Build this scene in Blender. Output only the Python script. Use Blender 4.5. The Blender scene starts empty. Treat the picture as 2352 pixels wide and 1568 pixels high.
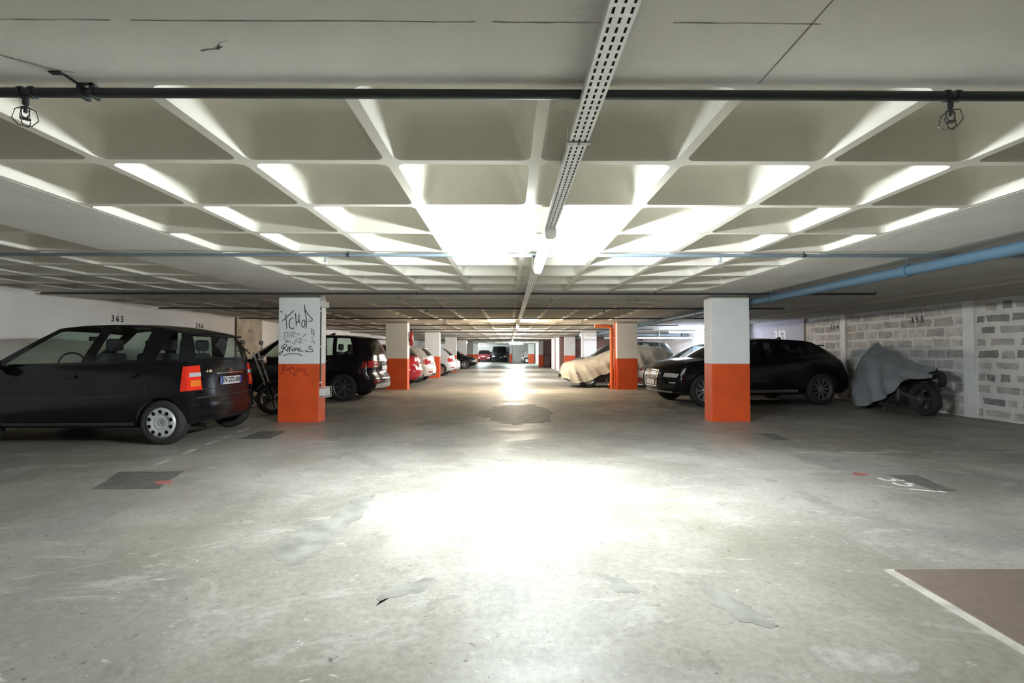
import bpy, bmesh, math, random
import numpy as np
from mathutils import Vector, Matrix
random.seed(7)
S = bpy.context.scene
COL = S.collection
PI = math.pi

# ---------------------------------------------------------------- camera
cam_d = bpy.data.cameras.new('camera')
cam_d.sensor_width = 36.0
cam_d.lens = 36.0 * 1118 / 2352
cam_d.clip_end = 300
cam = bpy.data.objects.new('camera', cam_d)
COL.objects.link(cam)
cam.location = (0, 0, 1.2)
cam.rotation_euler = (math.radians(90 + 1.28), 0, math.radians(-0.41))
S.camera = cam

# ---------------------------------------------------------------- world, exposure
w = bpy.data.worlds.new('world')
S.world = w
w.use_nodes = True
w.node_tree.nodes['Background'].inputs[0].default_value = (.6, .65, .7, 1)
w.node_tree.nodes['Background'].inputs[1].default_value = 0.05
S.view_settings.view_transform = 'Standard'
S.view_settings.look = 'None'
S.view_settings.gamma = 1
S.view_settings.use_curve_mapping = False
S.view_settings.exposure = 4.25
S.cycles.max_bounces = 14
S.cycles.diffuse_bounces = 9
S.cycles.transparent_max_bounces = 24
S.cycles.use_denoising = True
S.cycles.sample_clamp_indirect = 6.0
LAMP1 = 30.0      # strip light over the near bay
LAMP2 = 24.0      # warm strip light
LAMPF = 26.0      # far strip lights
LAMPR = 30.0      # strip light by the right wall
LAMPB = 8.0      # strip light behind the camera

# ---------------------------------------------------------------- materials
MATS = {}
def mat(name, col, rough=.5, metal=0., var=.0, scale=4., bump=0., bscale=30., col2=None, spec=.5, coat=0., detail=6):
    if name in MATS: return MATS[name]
    m = bpy.data.materials.new(name); m.use_nodes = True
    nt = m.node_tree; b = nt.nodes['Principled BSDF']
    b.inputs['Base Color'].default_value = (*col, 1)
    b.inputs['Roughness'].default_value = rough
    b.inputs['Metallic'].default_value = metal
    b.inputs['Specular IOR Level'].default_value = spec
    b.inputs['Coat Weight'].default_value = coat
    b.inputs['Coat Roughness'].default_value = .08
    if var or bump or col2:
        g = nt.nodes.new('ShaderNodeNewGeometry')
        if var or col2:
            n = nt.nodes.new('ShaderNodeTexNoise'); n.inputs['Scale'].default_value = scale
            n.inputs['Detail'].default_value = detail
            nt.links.new(g.outputs['Position'], n.inputs['Vector'])
            r = nt.nodes.new('ShaderNodeValToRGB')
            c2 = col2 or tuple(c * (1 - var) for c in col)
            c1 = col if col2 else tuple(min(1, c * (1 + var * .5)) for c in col)
            r.color_ramp.elements[0].position = .35; r.color_ramp.elements[1].position = .65
            r.color_ramp.elements[0].color = (*c2, 1); r.color_ramp.elements[1].color = (*c1, 1)
            nt.links.new(n.outputs['Fac'], r.inputs[0]); nt.links.new(r.outputs[0], b.inputs['Base Color'])
        if bump:
            n2 = nt.nodes.new('ShaderNodeTexNoise'); n2.inputs['Scale'].default_value = bscale
            n2.inputs['Detail'].default_value = 5
            nt.links.new(g.outputs['Position'], n2.inputs['Vector'])
            bp = nt.nodes.new('ShaderNodeBump'); bp.inputs['Strength'].default_value = bump
            bp.inputs['Distance'].default_value = .01
            nt.links.new(n2.outputs['Fac'], bp.inputs['Height']); nt.links.new(bp.outputs[0], b.inputs['Normal'])
    MATS[name] = m
    return m
def emis(name, col, strength):
    if name in MATS: return MATS[name]
    m = bpy.data.materials.new(name); m.use_nodes = True
    b = m.node_tree.nodes['Principled BSDF']
    b.inputs['Base Color'].default_value = (.8, .8, .8, 1)
    b.inputs['Emission Color'].default_value = (*col, 1)
    b.inputs['Emission Strength'].default_value = strength
    MATS[name] = m
    return m
def glass(name, tint=(.55, .62, .6), rough=.02, refl=1.0):
    if name in MATS: return MATS[name]
    m = bpy.data.materials.new(name); m.use_nodes = True
    nt = m.node_tree; nt.nodes.clear()
    o = nt.nodes.new('ShaderNodeOutputMaterial'); mx = nt.nodes.new('ShaderNodeMixShader')
    t = nt.nodes.new('ShaderNodeBsdfTransparent'); t.inputs[0].default_value = (*tint, 1)
    g = nt.nodes.new('ShaderNodeBsdfGlossy'); g.inputs['Roughness'].default_value = rough
    g.inputs['Color'].default_value = (refl, refl, refl, 1)
    lw = nt.nodes.new('ShaderNodeLayerWeight'); lw.inputs[0].default_value = .5
    p = nt.nodes.new('ShaderNodeMath'); p.operation = 'POWER'; p.inputs[1].default_value = 5.0
    f = nt.nodes.new('ShaderNodeMath'); f.operation = 'MULTIPLY_ADD'; f.inputs[1].default_value = .85; f.inputs[2].default_value = .05
    nt.links.new(lw.outputs['Facing'], p.inputs[0]); nt.links.new(p.outputs[0], f.inputs[0])
    nt.links.new(f.outputs[0], mx.inputs[0]); nt.links.new(t.outputs[0], mx.inputs[1])
    nt.links.new(g.outputs[0], mx.inputs[2]); nt.links.new(mx.outputs[0], o.inputs[0])
    MATS[name] = m
    return m

def floor_material():
    m = bpy.data.materials.new('floor_concrete'); m.use_nodes = True
    nt = m.node_tree; L = nt.links; b = nt.nodes['Principled BSDF']
    g = nt.nodes.new('ShaderNodeNewGeometry')
    def noise(scale, detail=8, rough=.6, dist=0., sx=1., sy=1.):
        mp = nt.nodes.new('ShaderNodeMapping'); mp.inputs['Scale'].default_value = (sx, sy, 1)
        n = nt.nodes.new('ShaderNodeTexNoise'); n.inputs['Scale'].default_value = scale
        n.inputs['Detail'].default_value = detail; n.inputs['Roughness'].default_value = rough
        n.inputs['Distortion'].default_value = dist
        L.new(g.outputs['Position'], mp.inputs[0]); L.new(mp.outputs[0], n.inputs['Vector'])
        return n
    def ramp(n, p0, p1, c0, c1):
        r = nt.nodes.new('ShaderNodeValToRGB'); e = r.color_ramp.elements
        e[0].position = p0; e[1].position = p1; e[0].color = (*c0, 1); e[1].color = (*c1, 1)
        L.new(n.outputs['Fac'], r.inputs[0]); return r
    def mix(kind, f, a, c):
        x = nt.nodes.new('ShaderNodeMix'); x.data_type = 'RGBA'; x.blend_type = kind
        if isinstance(f, float): x.inputs[0].default_value = f
        else: L.new(f.outputs[0], x.inputs[0])
        L.new(a, x.inputs[6])
        if isinstance(c, tuple): x.inputs[7].default_value = (*c, 1)
        else: L.new(c, x.inputs[7])
        return x.outputs[2]
    base = ramp(noise(.55, 10, .6, .5), .38, .60, (.245, .23, .195), (.375, .365, .33))
    c = mix('MIX', ramp(noise(.8, 8, .6, .8, 1.0, .6), .53, .60, (0, 0, 0), (.6, .6, .6)), base.outputs[0], (.235, .23, .22))
    c = mix('MIX', ramp(noise(1.7, 10, .72, 1.2, .7, 1.5), .54, .63, (0, 0, 0), (.65, .65, .65)), c, (.45, .445, .415))
    c = mix('MIX', ramp(noise(4.2, 10, .75, .6), .55, .62, (0, 0, 0), (.5, .5, .5)), c, (.20, .195, .17))
    c = mix('MULTIPLY', 1.0, c, ramp(noise(26, 6, .75), .3, .6, (.76, .75, .73), (1.06, 1.06, 1.06)).outputs[0])
    c = mix('MIX', ramp(noise(15, 4, .7, .4), .655, .69, (0, 0, 0), (.75, .75, .75)), c, (.085, .08, .07))
    c = mix('MIX', ramp(noise(5.5, 7, .8, .8, 1, 2.0), .625, .645, (0, 0, 0), (.8, .8, .8)), c, (.58, .57, .53))
    L.new(c, b.inputs['Base Color'])
    rr = ramp(noise(1.3, 6, .6, .8), .35, .65, (.36, .36, .36), (.58, .58, .58))
    L.new(rr.outputs[0], b.inputs['Roughness'])
    bp = nt.nodes.new('ShaderNodeBump'); bp.inputs['Strength'].default_value = .22; bp.inputs['Distance'].default_value = .012
    L.new(noise(7, 8, .7).outputs['Fac'], bp.inputs['Height']); L.new(bp.outputs[0], b.inputs['Normal'])
    b.inputs['Specular IOR Level'].default_value = .3
    return m

M_floor = floor_material()
M_ceil = mat('ceiling_concrete', (.74, .72, .67), .85, var=.07, scale=1.6, bump=.15, bscale=18)
M_coffer = mat('coffer_concrete', (.67, .64, .56), .8, var=.05, scale=3, bump=.08, bscale=25)
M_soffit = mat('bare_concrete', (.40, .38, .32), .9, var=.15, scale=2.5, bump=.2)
M_crack = mat('crack_dark', (.22, .20, .16), .95)
M_wallw = mat('white_wall_paint', (.90, .89, .88), .75, var=.06, scale=1.2, bump=.08)
M_lilac = mat('lilac_wall_paint', (.46, .43, .51), .7, var=.05)
M_mauve = mat('mauve_wall_paint', (.33, .21, .20), .8, var=.1)
M_block = mat('concrete_block', (.40, .38, .35), .95, var=.22, scale=5, bump=.6, bscale=40)
M_mortar = mat('mortar', (.82, .81, .78), .95, var=.10, scale=3, bump=.5, bscale=22)
M_pilaster = mat('pilaster_concrete', (.92, .91, .90), .8, var=.06, bump=.1)
M_stained = mat('stained_concrete', (.66, .60, .50), .85, var=.3, scale=2.2, col2=(.42, .37, .29), bump=.15)
M_colw = mat('pillar_white', (.91, .92, .92), .55, var=.04, scale=2)
M_colo = mat('pillar_orange', (.80, .105, .022), .5, var=.10, scale=3)
M_orange = mat('pipe_orange', (.85, .17, .04), .4)
M_pipe = mat('pipe_dark', (.035, .04, .045), .35)
M_pipeb = mat('pipe_bluegrey', (.17, .21, .25), .3)
M_blue = mat('pipe_blue', (.085, .15, .21), .35)
M_tray = mat('galvanised_tray', (.72, .73, .72), .4, .35, var=.1, scale=20)
M_steel = mat('steel', (.55, .55, .55), .3, .9)
M_white = mat('white_plastic', (.75, .75, .73), .4)
M_black = mat('black_plastic', (.02, .02, .022), .45)
M_rubber = mat('tyre_rubber', (.03, .03, .03), .75)
M_chrome = mat('chrome', (.8, .8, .8), .12, 1.)
M_alloy = mat('alloy', (.55, .56, .58), .3, .85)
M_hub = mat('hubcap_silver', (.62, .64, .66), .35, .3)
M_dark = mat('interior_dark', (.025, .025, .028), .8)
M_seat = mat('seat_cloth', (.055, .05, .06), .9)
M_glass = glass('car_glass', (.68, .78, .73))
M_glassd = glass('car_glass_dark', (.16, .18, .18))
M_red = mat('tail_red', (.42, .012, .012), .15)
M_redb = mat('tail_red_glow', (.85, .035, .015), .15)  # brighter red stands for light thrown back by the lenses
M_amber = mat('tail_amber', (.9, .22, .03), .15, coat=1.)
M_clear = mat('lamp_clear', (.75, .76, .78), .1, .3, coat=1.)
M_plate = mat('plate_white', (.8, .8, .8), .4)
M_plblue = mat('plate_blue', (.03, .09, .45), .4)
M_ink = mat('black_ink', (.02, .02, .02), .7)
M_stencil = mat('stencil_black', (.06, .055, .05), .8)
M_graf = mat('graffiti_ink', (.10, .12, .13), .7)
M_grafr = mat('graffiti_red', (.28, .02, .012), .7)
M_numw = mat('number_white', (.86, .85, .82), .6)
M_linew = mat('worn_line_paint', (.52, .52, .50), .7, var=.25, scale=6)
M_patch = mat('asphalt_patch', (.13, .13, .12), .6, var=.25, scale=9, bump=.3)
M_patch2 = mat('smooth_repair', (.275, .268, .245), .6, var=.28, scale=7, bump=.15, spec=.22)
M_plateb = mat('hatch_brown', (.17, .13, .105), .55, var=.10, scale=18, bump=.2, bscale=60)
M_redm = mat('red_mark', (.42, .14, .12), .7, var=.3)
M_cover = mat('cover_beige', (.55, .53, .46), .75, var=.06, bump=.1)
M_coverg = mat('cover_grey', (.30, .32, .34), .55, var=.08, bump=.1)

# ---------------------------------------------------------------- mesh helpers
class MB:
    def __init__(s): s.v = []; s.f = []
    def add(s, vs, fs):
        o = len(s.v); s.v += [tuple(p) for p in vs]; s.f += [tuple(i + o for i in f) for f in fs]; return s
    def box(s, x0, x1, y0, y1, z0, z1, tx=0., ty=0.):
        x0, x1 = min(x0, x1), max(x0, x1); y0, y1 = min(y0, y1), max(y0, y1); z0, z1 = min(z0, z1), max(z0, z1)
        v = [(x0, y0, z0), (x1, y0, z0), (x1, y1, z0), (x0, y1, z0),
             (x0 + tx, y0 + ty, z1), (x1 - tx, y0 + ty, z1), (x1 - tx, y1 - ty, z1), (x0 + tx, y1 - ty, z1)]
        return s.add(v, [(3, 2, 1, 0), (4, 5, 6, 7), (0, 1, 5, 4), (1, 2, 6, 5), (2, 3, 7, 6), (3, 0, 4, 7)])
    def bbox(s, x0, x1, y0, y1, z0, z1, r=.01, seg=2):
        bm = bmesh.new(); bmesh.ops.create_cube(bm, size=1)
        for v in bm.verts:
            v.co = Vector(((x0 + x1) / 2 + v.co.x * (x1 - x0), (y0 + y1) / 2 + v.co.y * (y1 - y0), (z0 + z1) / 2 + v.co.z * (z1 - z0)))
        bmesh.ops.bevel(bm, geom=bm.edges[:], offset=r, segments=seg, affect='EDGES', profile=.5)
        bm.verts.ensure_lookup_table()
        s.add([v.co.copy() for v in bm.verts], [[v.index for v in f.verts] for f in bm.faces]); bm.free(); return s
    def grid(s, P, nu, nv, flip=False, wrap=False):
        vs = [P(i, j) for i in range(nu) for j in range(nv)]
        fs = []
        for i in range(nu - (0 if wrap else 1)):
            for j in range(nv - 1):
                a = i * nv + j; b = ((i + 1) % nu) * nv + j
                q = (a, b, b + 1, a + 1); fs.append(q[::-1] if flip else q)
        return s.add(vs, fs)
    def tube(s, pts, r, n=10, cap=True):
        pts = [Vector(p) for p in pts]; k = len(pts); rings = []
        up = Vector((0, 0, 1))
        for i, p in enumerate(pts):
            d = (pts[min(i + 1, k - 1)] - pts[max(i - 1, 0)]).normalized()
            a = d.cross(up)
            if a.length < .02: a = d.cross(Vector((1, 0, 0)))
            a.normalize(); b = d.cross(a)
            rr = r[i] if isinstance(r, (list, tuple)) else r
            rings.append([p + a * rr * math.cos(2 * PI * q / n) + b * rr * math.sin(2 * PI * q / n) for q in range(n)])
        vs = [v for rg in rings for v in rg]; fs = []
        for i in range(k - 1):
            for q in range(n):
                fs.append((i * n + q, i * n + (q + 1) % n, (i + 1) * n + (q + 1) % n, (i + 1) * n + q))
        if cap: fs += [tuple(range(n))[::-1], tuple((k - 1) * n + q for q in range(n))]
        return s.add(vs, fs)
    def lathe(s, prof, n=32, M=None, arc=None):   # prof: (r, axial) round local y axis
        M = M or Matrix.Identity(4); k = len(prof); vs = []
        for q in range(n):
            a = 2 * PI * q / n
            vs += [M @ Vector((r * math.cos(a), y, r * math.sin(a))) for r, y in prof]
        fs = [(q * k + j, ((q + 1) % n) * k + j, ((q + 1) % n) * k + j + 1, q * k + j + 1) for q in range(n) for j in range(k - 1)]
        return s.add(vs, fs)
    def prism(s, poly, d0, d1, axes='xz'):        # polygon in plane, extruded along the third axis
        n = len(poly)
        def p(u, v, d):
            return {'xz': (u, d, v), 'yz': (d, u, v), 'xy': (u, v, d)}[axes]
        vs = [p(u, v, d0) for u, v in poly] + [p(u, v, d1) for u, v in poly]
        return s.add(vs, [tuple(range(n)), tuple(range(2 * n - 1, n - 1, -1))] + [(i, i + n, (i + 1) % n + n, (i + 1) % n) for i in range(n)])
    def mesh(s, name, m, smooth=None):
        me = bpy.data.meshes.new(name); me.from_pydata(s.v, [], s.f)
        bm = bmesh.new(); bm.from_mesh(me)
        bmesh.ops.remove_doubles(bm, verts=bm.verts[:], dist=1e-5)
        bmesh.ops.recalc_face_normals(bm, faces=bm.faces[:])
        bm.to_mesh(me); bm.free()
        if smooth:
            me.shade_smooth(); me.set_sharp_from_angle(angle=math.radians(smooth))
        if m: me.materials.append(m)
        return me
    def build(s, name, m, parent=None, smooth=None, loc=None):
        o = bpy.data.objects.new(name, s.mesh(name, m, smooth)); COL.objects.link(o)
        if parent: o.parent = parent
        if loc: o.location = loc
        return o

def tag(o, label, cat, group=None):
    o['label'] = label; o['category'] = cat
    if group: o['group'] = group
    return o
def struct(o, label=None):
    o['kind'] = 'structure'
    if label: o['label'] = label
    return o
def empty(name, loc=(0, 0, 0), rz=0.):
    o = bpy.data.objects.new(name, None); COL.objects.link(o)
    o.empty_display_size = .1; o.location = loc; o.rotation_euler = (0, 0, rz); return o
def inst(name, me, parent=None, loc=(0, 0, 0), rot=(0, 0, 0), scale=None):
    o = bpy.data.objects.new(name, me); COL.objects.link(o); o.location = loc; o.rotation_euler = rot
    if parent: o.parent = parent
    if scale: o.scale = scale
    return o
def text_mesh(txt, size, m, extrude=.001, spacing=1., bold=0.):
    cu = bpy.data.curves.new('txt', 'FONT'); cu.body = txt; cu.size = size; cu.extrude = extrude
    cu.align_x = 'CENTER'; cu.align_y = 'CENTER'; cu.space_character = spacing; cu.offset = bold
    cu.resolution_u = 3
    o = bpy.data.objects.new('txt', cu); COL.objects.link(o)
    dg = bpy.context.evaluated_depsgraph_get()
    me = bpy.data.meshes.new_from_object(o.evaluated_get(dg))
    bpy.data.objects.remove(o); bpy.data.curves.remove(cu)
    me.materials.clear(); me.materials.append(m); return me
def text(name, txt, size, m, parent, loc, rot, **k):
    return inst(name, text_mesh(txt, size, m, **k), parent, loc, rot)
def pchip(pts):
    x = [p[0] for p in pts]; y = [p[1] for p in pts]; n = len(x)
    d = [(y[i + 1] - y[i]) / (x[i + 1] - x[i]) for i in range(n - 1)]
    m = [d[0]] + [0 if d[i - 1] * d[i] <= 0 else 2 * d[i - 1] * d[i] / (d[i - 1] + d[i]) for i in range(1, n - 1)] + [d[-1]]
    def f(t):
        if t <= x[0]: return y[0]
        if t >= x[-1]: return y[-1]
        i = max(k for k in range(n - 1) if x[k] <= t); h = x[i + 1] - x[i]; u = (t - x[i]) / h
        return ((2 * u**3 - 3 * u**2 + 1) * y[i] + (u**3 - 2 * u**2 + u) * h * m[i] + (-2 * u**3 + 3 * u**2) * y[i + 1] + (u**3 - u**2) * h * m[i + 1])
    return f

# ================================================================= THE SETTING
H = 2.2                         # underside of slab and ribs
D = .76                         # coffer module
XL, XR = -7.75, 8.6             # side walls
YB, YE = -9.0, 63.0
PITCH = 7.35
FX0, FX1 = -2.90, 3.18          # coffered field over the lane
FY0 = 1.784                     # start of the coffered field in the first bay
BAYS = range(-1, 8)

floor = MB().box(XL - .3, XR + .3, YB - .3, YE + .3, -.2, 0).build('floor', M_floor)
struct(floor, 'worn pale concrete garage floor')
ceiling = MB().box(XL - .3, XR + .3, YB - .3, YE + .3, H + .36, H + .5).build('ceiling', M_ceil)
struct(ceiling, 'concrete waffle slab ceiling')

def coffer_mesh():
    h = D / 2
    def rr(hs, r, z, n=4):
        p = []
        for cx, cy, a0 in ((1, 1, 0), (-1, 1, 90), (-1, -1, 180), (1, -1, 270)):
            for k in range(n + 1):
                a = math.radians(a0 + 90 * k / n)
                p.append((cx * (hs - r) + r * math.cos(a), cy * (hs - r) + r * math.sin(a), z))
        return p
    loops = [rr(h, .0004, 0), rr(h - .026, .05, 0), rr(h - .034, .05, .012), rr(h - .075, .07, .15), rr(h - .098, .09, .205),
             rr(h - .14, .12, .235), rr(h - .24, .09, .245)]
    mb = MB(); n = len(loops[0]); vs = [p for l in loops for p in l]; fs = []
    for i in range(len(loops) - 1):
        for k in range(n):
            fs.append((i * n + k, (i + 1) * n + k, (i + 1) * n + (k + 1) % n, i * n + (k + 1) % n))
    fs.append(tuple((len(loops) - 1) * n + k for k in range(n)))
    mb.add(vs, fs)
    me = bpy.data.meshes.new('coffer'); me.from_pydata(mb.v, [], mb.f)
    bm = bmesh.new(); bm.from_mesh(me); bmesh.ops.remove_doubles(bm, verts=bm.verts[:], dist=1e-5)
    for f in bm.faces:
        f.normal_update()
    bmesh.ops.recalc_face_normals(bm, faces=bm.faces[:]); 
    if sum(f.normal.z * f.calc_area() for f in bm.faces) > 0: bmesh.ops.reverse_faces(bm, faces=bm.faces[:])
    bm.to_mesh(me); bm.free()
    me.shade_smooth(); me.set_sharp_from_angle(angle=math.radians(32)); me.materials.append(M_coffer)
    return me, mb
COFFER, cmb = coffer_mesh()
rest = MB(); count = 0
for b in BAYS:
    y0 = FY0 + b * PITCH
    for iy in range(8):
        for cx in [FX0 + D * (i + .5) for i in range(8)] + [-3.95 - D * (i + .5) for i in range(5)]:
            cy = y0 + D * (iy + .5)
            near = (b in (0, 1)) or (b == 2 and cx > FX0)
            if near:
                inst('coffer', COFFER, ceiling, (cx, cy, H))
            else:
                rest.add([(x + cx, y + cy, z + H) for x, y, z in cmb.v], cmb.f)
ro = rest.build('coffer_field', M_coffer, ceiling, smooth=32); ro['kind'] = 'stuff'
# solid bands of the slab: between bays and along the pillar rows
for b in BAYS:
    y1 = FY0 + b * PITCH; y0 = y1 - (PITCH - 8 * D)
    MB().box(XL, FX1, y0, y1, H, H + .36).build('solid_band', M_ceil, ceiling)
yend = FY0 + 7 * PITCH + 8 * D
MB().box(XL, FX1, yend, YE, H, H + .36).build('solid_band', M_ceil, ceiling)
MB().box(XL, FX1, YB, FY0 - PITCH - (PITCH - 8 * D), H, H + .36).build('solid_band', M_ceil, ceiling)
MB().box(-3.95, FX0, YB, YE, H - .001, H + .36).build('pillar_band', M_ceil, ceiling)
MB().box(FX1, 4.22, YB, YE, H - .001, H + .36).build('pillar_band', M_ceil, ceiling)
MB().box(4.22, XR, YB, YE, H, H + .36).build('flat_slab', mat('slab_bare', (.52, .50, .45), .9, var=.12, scale=1.4, bump=.15), ceiling)
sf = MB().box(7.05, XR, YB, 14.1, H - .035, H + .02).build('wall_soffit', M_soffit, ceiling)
MB().box(7.02, 7.05, YB, 14.1, H - .045, H + .02).build('soffit_edge', mat('soffit_edge_lit', (.6, .59, .54), .8), ceiling)  # paler colour stands for light on the soffit's upright edge
# joints and cracks in the solid band over the camera
def crack(pts, wdt, name='crack', z=H - .0015, m=M_crack):
    mb = MB()
    for i in range(len(pts) - 1):
        a = Vector((*pts[i], 0)); b2 = Vector((*pts[i + 1], 0)); d = (b2 - a).normalized(); n = Vector((-d.y, d.x, 0))
        w0 = wdt * random.uniform(.4, 1.2) / 2; w1 = wdt * random.uniform(.4, 1.2) / 2
        mb.add([(*(a + n * w0).xy, z), (*(a - n * w0).xy, z), (*(b2 - n * w1).xy, z), (*(b2 + n * w1).xy, z)], [(0, 1, 2, 3)])
    return mb.build(name, m, ceiling)
for xa, xb in ((-2.05, -1.2), (-1.14, -.1), (-.05, .32), (.5, .95)):
    crack([(xa + (xb - xa) * k / 9, 1.452 + random.uniform(-.002, .002)) for k in range(10)], .0035, 'joint_line')
crack([(.93, 1.78), (.925, 1.5), (.915, 1.2), (.91, .9)], .006, 'joint_line')
crack([(-1.02, 1.60), (-.995, 1.592), (-.975, 1.59), (-.955, 1.588), (-.935, 1.575)], .007)
crack([(-.955, 1.588), (-.945, 1.57), (-.93, 1.555), (-.90, 1.545)], .004)
crack([(-.965, 1.588), (-.95, 1.58), (-.942, 1.572)], .014)
crack([(-1.72, 1.62), (-1.62, 1.70), (-1.55, 1.73)], .005)
for s in (-1, 1):          # casting seams along the pillar bands
    for y0 in (2.0, 4.5):
        x = -3.05 if s < 0 else 3.32
        crack([(x + random.uniform(-.004, .004), y0 + 2.2 * k / 9) for k in range(10)], .004, 'joint_line', H - .0025)
crack([(-3.9, 3.62), (-3.1, 3.60)], .004, 'joint_line', H - .0025)

# walls
wl = MB().box(XL - .25, XL, YB, YE, 0, H + .4).build('wall_left', M_wallw); struct(wl, 'long white painted wall behind the left row of cars')
wb = MB().box(XL - .25, XR + .25, YB - .25, YB, 0, H + .4).build('wall_back', M_wallw); struct(wb)
we = MB().box(XL - .25, XR + .25, YE, YE + .25, 0, H + .4).build('wall_end', M_wallw); struct(we, 'pale end wall far down the garage')
wr = MB().box(XR, XR + .25, YB, YE, 0, H + .4).build('wall_right', M_mortar); struct(wr, 'grey concrete block wall on the right')
MB().box(XL, XL + .05, 13.85, 15.25, 0, H).build('stained_panel', M_stained, wl)
MB().box(XL, XL + .052, 13.835, 13.85, 0, H).build('shadow_strip', M_crack, wl)  # solid dark strip, coloured as shade along the panel's edge
# painted length of the right wall and the panelled wall beyond
MB().box(XR - .02, XR, 14.05, 17.6, 0, H).build('lilac_panel', M_lilac, wr)
MB().box(XR - .025, XR, 14.03, 14.05, 0, H).build('shadow_strip', M_crack, wr)  # solid dark strip, shade put into its colour
M_wallb = mat('white_wall_gloss', (.80, .81, .84), .5)
MB().box(XR - .02, XR, 17.6, 31.0, 0, H).build('white_panel', M_wallb, wr)
MB().box(XR - .12, XR, 17.2, 17.6, 0, H).build('pilaster', M_colw, wr)
for y0, y1 in ((18.0, 21.6), (22.6, 27.0)):
    for a, b2, c, d in ((y0, y1, 1.86, 1.90), (y0, y0 + .05, 0, 1.9), (y1 - .05, y1, 0, 1.9)):
        MB().box(XR - .045, XR - .02, a, b2, c, d).build('door_frame', mat('frame_bluegrey', (.45, .48, .55), .5), wr)
# block courses on the right wall
BLOCKS = []
for k in range(8):
    def j(a): return random.uniform(-a, a)
    mb = MB(); hw, hh = .5, .5
    q = [(-hw + j(.06), -hh + j(.10)), (j(.1), -hh + j(.06)), (hw + j(.06), -hh + j(.10)), (hw + j(.05), j(.1)), (hw + j(.06), hh + j(.10)), (j(.1), hh + j(.06)), (-hw + j(.06), hh + j(.10)), (-hw + j(.05), j(.1))]
    qi = [(a * .93, b2 * .88) for a, b2 in q]; n = 8
    vs = [(0.002, a, b2) for a, b2 in q] + [(-.008, a, b2) for a, b2 in qi]
    mb.add(vs, [tuple(range(n, 2 * n))] + [(i, (i + 1) % n, (i + 1) % n + n, i + n) for i in range(n)])
    BLOCKS.append(mb)
TONES = [mat('concrete_block_%s' % nme, c, .95, var=.25, scale=6, bump=.6, bscale=40) for nme, c in
         (('mid', (.52, .50, .47)), ('light', (.60, .58, .55)), ('pale', (.68, .66, .63)), ('dark', (.33, .32, .30)))]
BM = [[None] * 8 for _ in range(4)]
for ti in range(4):
    for k in range(8): BM[ti][k] = BLOCKS[k].mesh('block', TONES[ti])
COURSE = .212
PIL = [(5.5, 5.72), (8.88, 9.10), (12.30, 12.48)]
for r in range(10):
    z = .11 + r * COURSE
    for y0, y1 in ((5.72, 8.88), (9.10, 12.30), (12.48, 14.0)):
        y = y0 + .03 + (.0 if r % 2 else -.2) * 1.
        while y < y1 - .05:
            if y0 < 8 and random.random() < .35: ln = random.uniform(.14, .24)
            else: ln = random.uniform(.36, .44)
            a, e = max(y, y0 + .02), min(y + ln, y1 - .02)
            if e - a > .07:
                ti = random.choice((0, 1, 1, 2, 2) if y0 > 8 else (0, 1, 2, 3, 3, 0))
                hgt = COURSE - (.045 if y0 > 8 else .075) - random.uniform(0, .03)
                inst('block', BM[ti][random.randrange(8)], wr, (XR, (a + e) / 2, z + random.uniform(-.008, .008)), (random.uniform(-.015, .015), 0, 0), (1, e - a, hgt))
            y += ln + random.uniform(.03, .06) + (.06 if (y0 < 8 and random.random() < .5) else 0)
for a, b2 in PIL:
    MB().box(XR - .05, XR, a, b2, 0, H).build('pilaster', M_pilaster, wr)
# stair core on the right, far end block on the right, dark partition
core = MB().box(3.25, XR, 31.0, 33.3, 0, H).box(3.45, XR, 33.3, 34.2, 0, H).box(3.25, XR, 34.2, 36.6, 0, H).build('wall_core', M_mauve)  # dark mauve also carries the shade on the front face
struct(core, 'mauve stair enclosure with white side faces far on the right')
for a, b2 in ((31.02, 33.28), (34.22, 36.58)):
    MB().box(3.22, 3.25, a, b2, 0, H).build('white_face', M_wallw, core)
MB().box(3.15, 3.25, 32.3, 32.36, .95, 1.05).box(3.12, 3.15, 32.2, 32.36, .98, 1.02).build('door_handle', M_steel, core)
part = MB().box(2.93, XR, 41.0, 41.25, 0, H).build('wall_partition', M_mauve); struct(part, 'dark mauve cross wall behind the bin')
wf = MB().box(.45, XR, 58.0, 58.25, 0, H).box(2.93, XR, 41.25, 53.6, 0, H).build('wall_far', M_wallw); struct(wf, 'bluish white wall at the end of the lane')

# bay numbers
RL = (PI / 2, 0, PI / 2)        # read facing the left wall
RR = (PI / 2, 0, -PI / 2)
for t, y, z, s in (('365', 9.69, 1.86, .17), ('366', 12.25, 1.86, .17)):
    text('bay_number', t, s, M_stencil, wl, (XL + .003, y, z), RL, spacing=1.35, bold=.004)
text('bay_number', '367', .17, mat('stencil_faded', (.33, .28, .21), .9), wl, (XL + .054, 14.55, 1.84), RL, spacing=1.35)
MB().box(XL, XL + .004, 9.45, 9.93, 1.70, 1.765).build('paint_touch_up', M_numw, wl)
for t, y, z in (('355', 10.16, 1.88), ('354', 12.75, 1.86)):
    text('bay_number', t, .17, M_stencil, wr, (XR - .014, y, z), RR, spacing=1.45, bold=.003)
text('bay_number', '353', .46, M_numw, wr, (XR - .024, 15.3, 1.70), RR, spacing=1.0, bold=.012)

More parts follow.
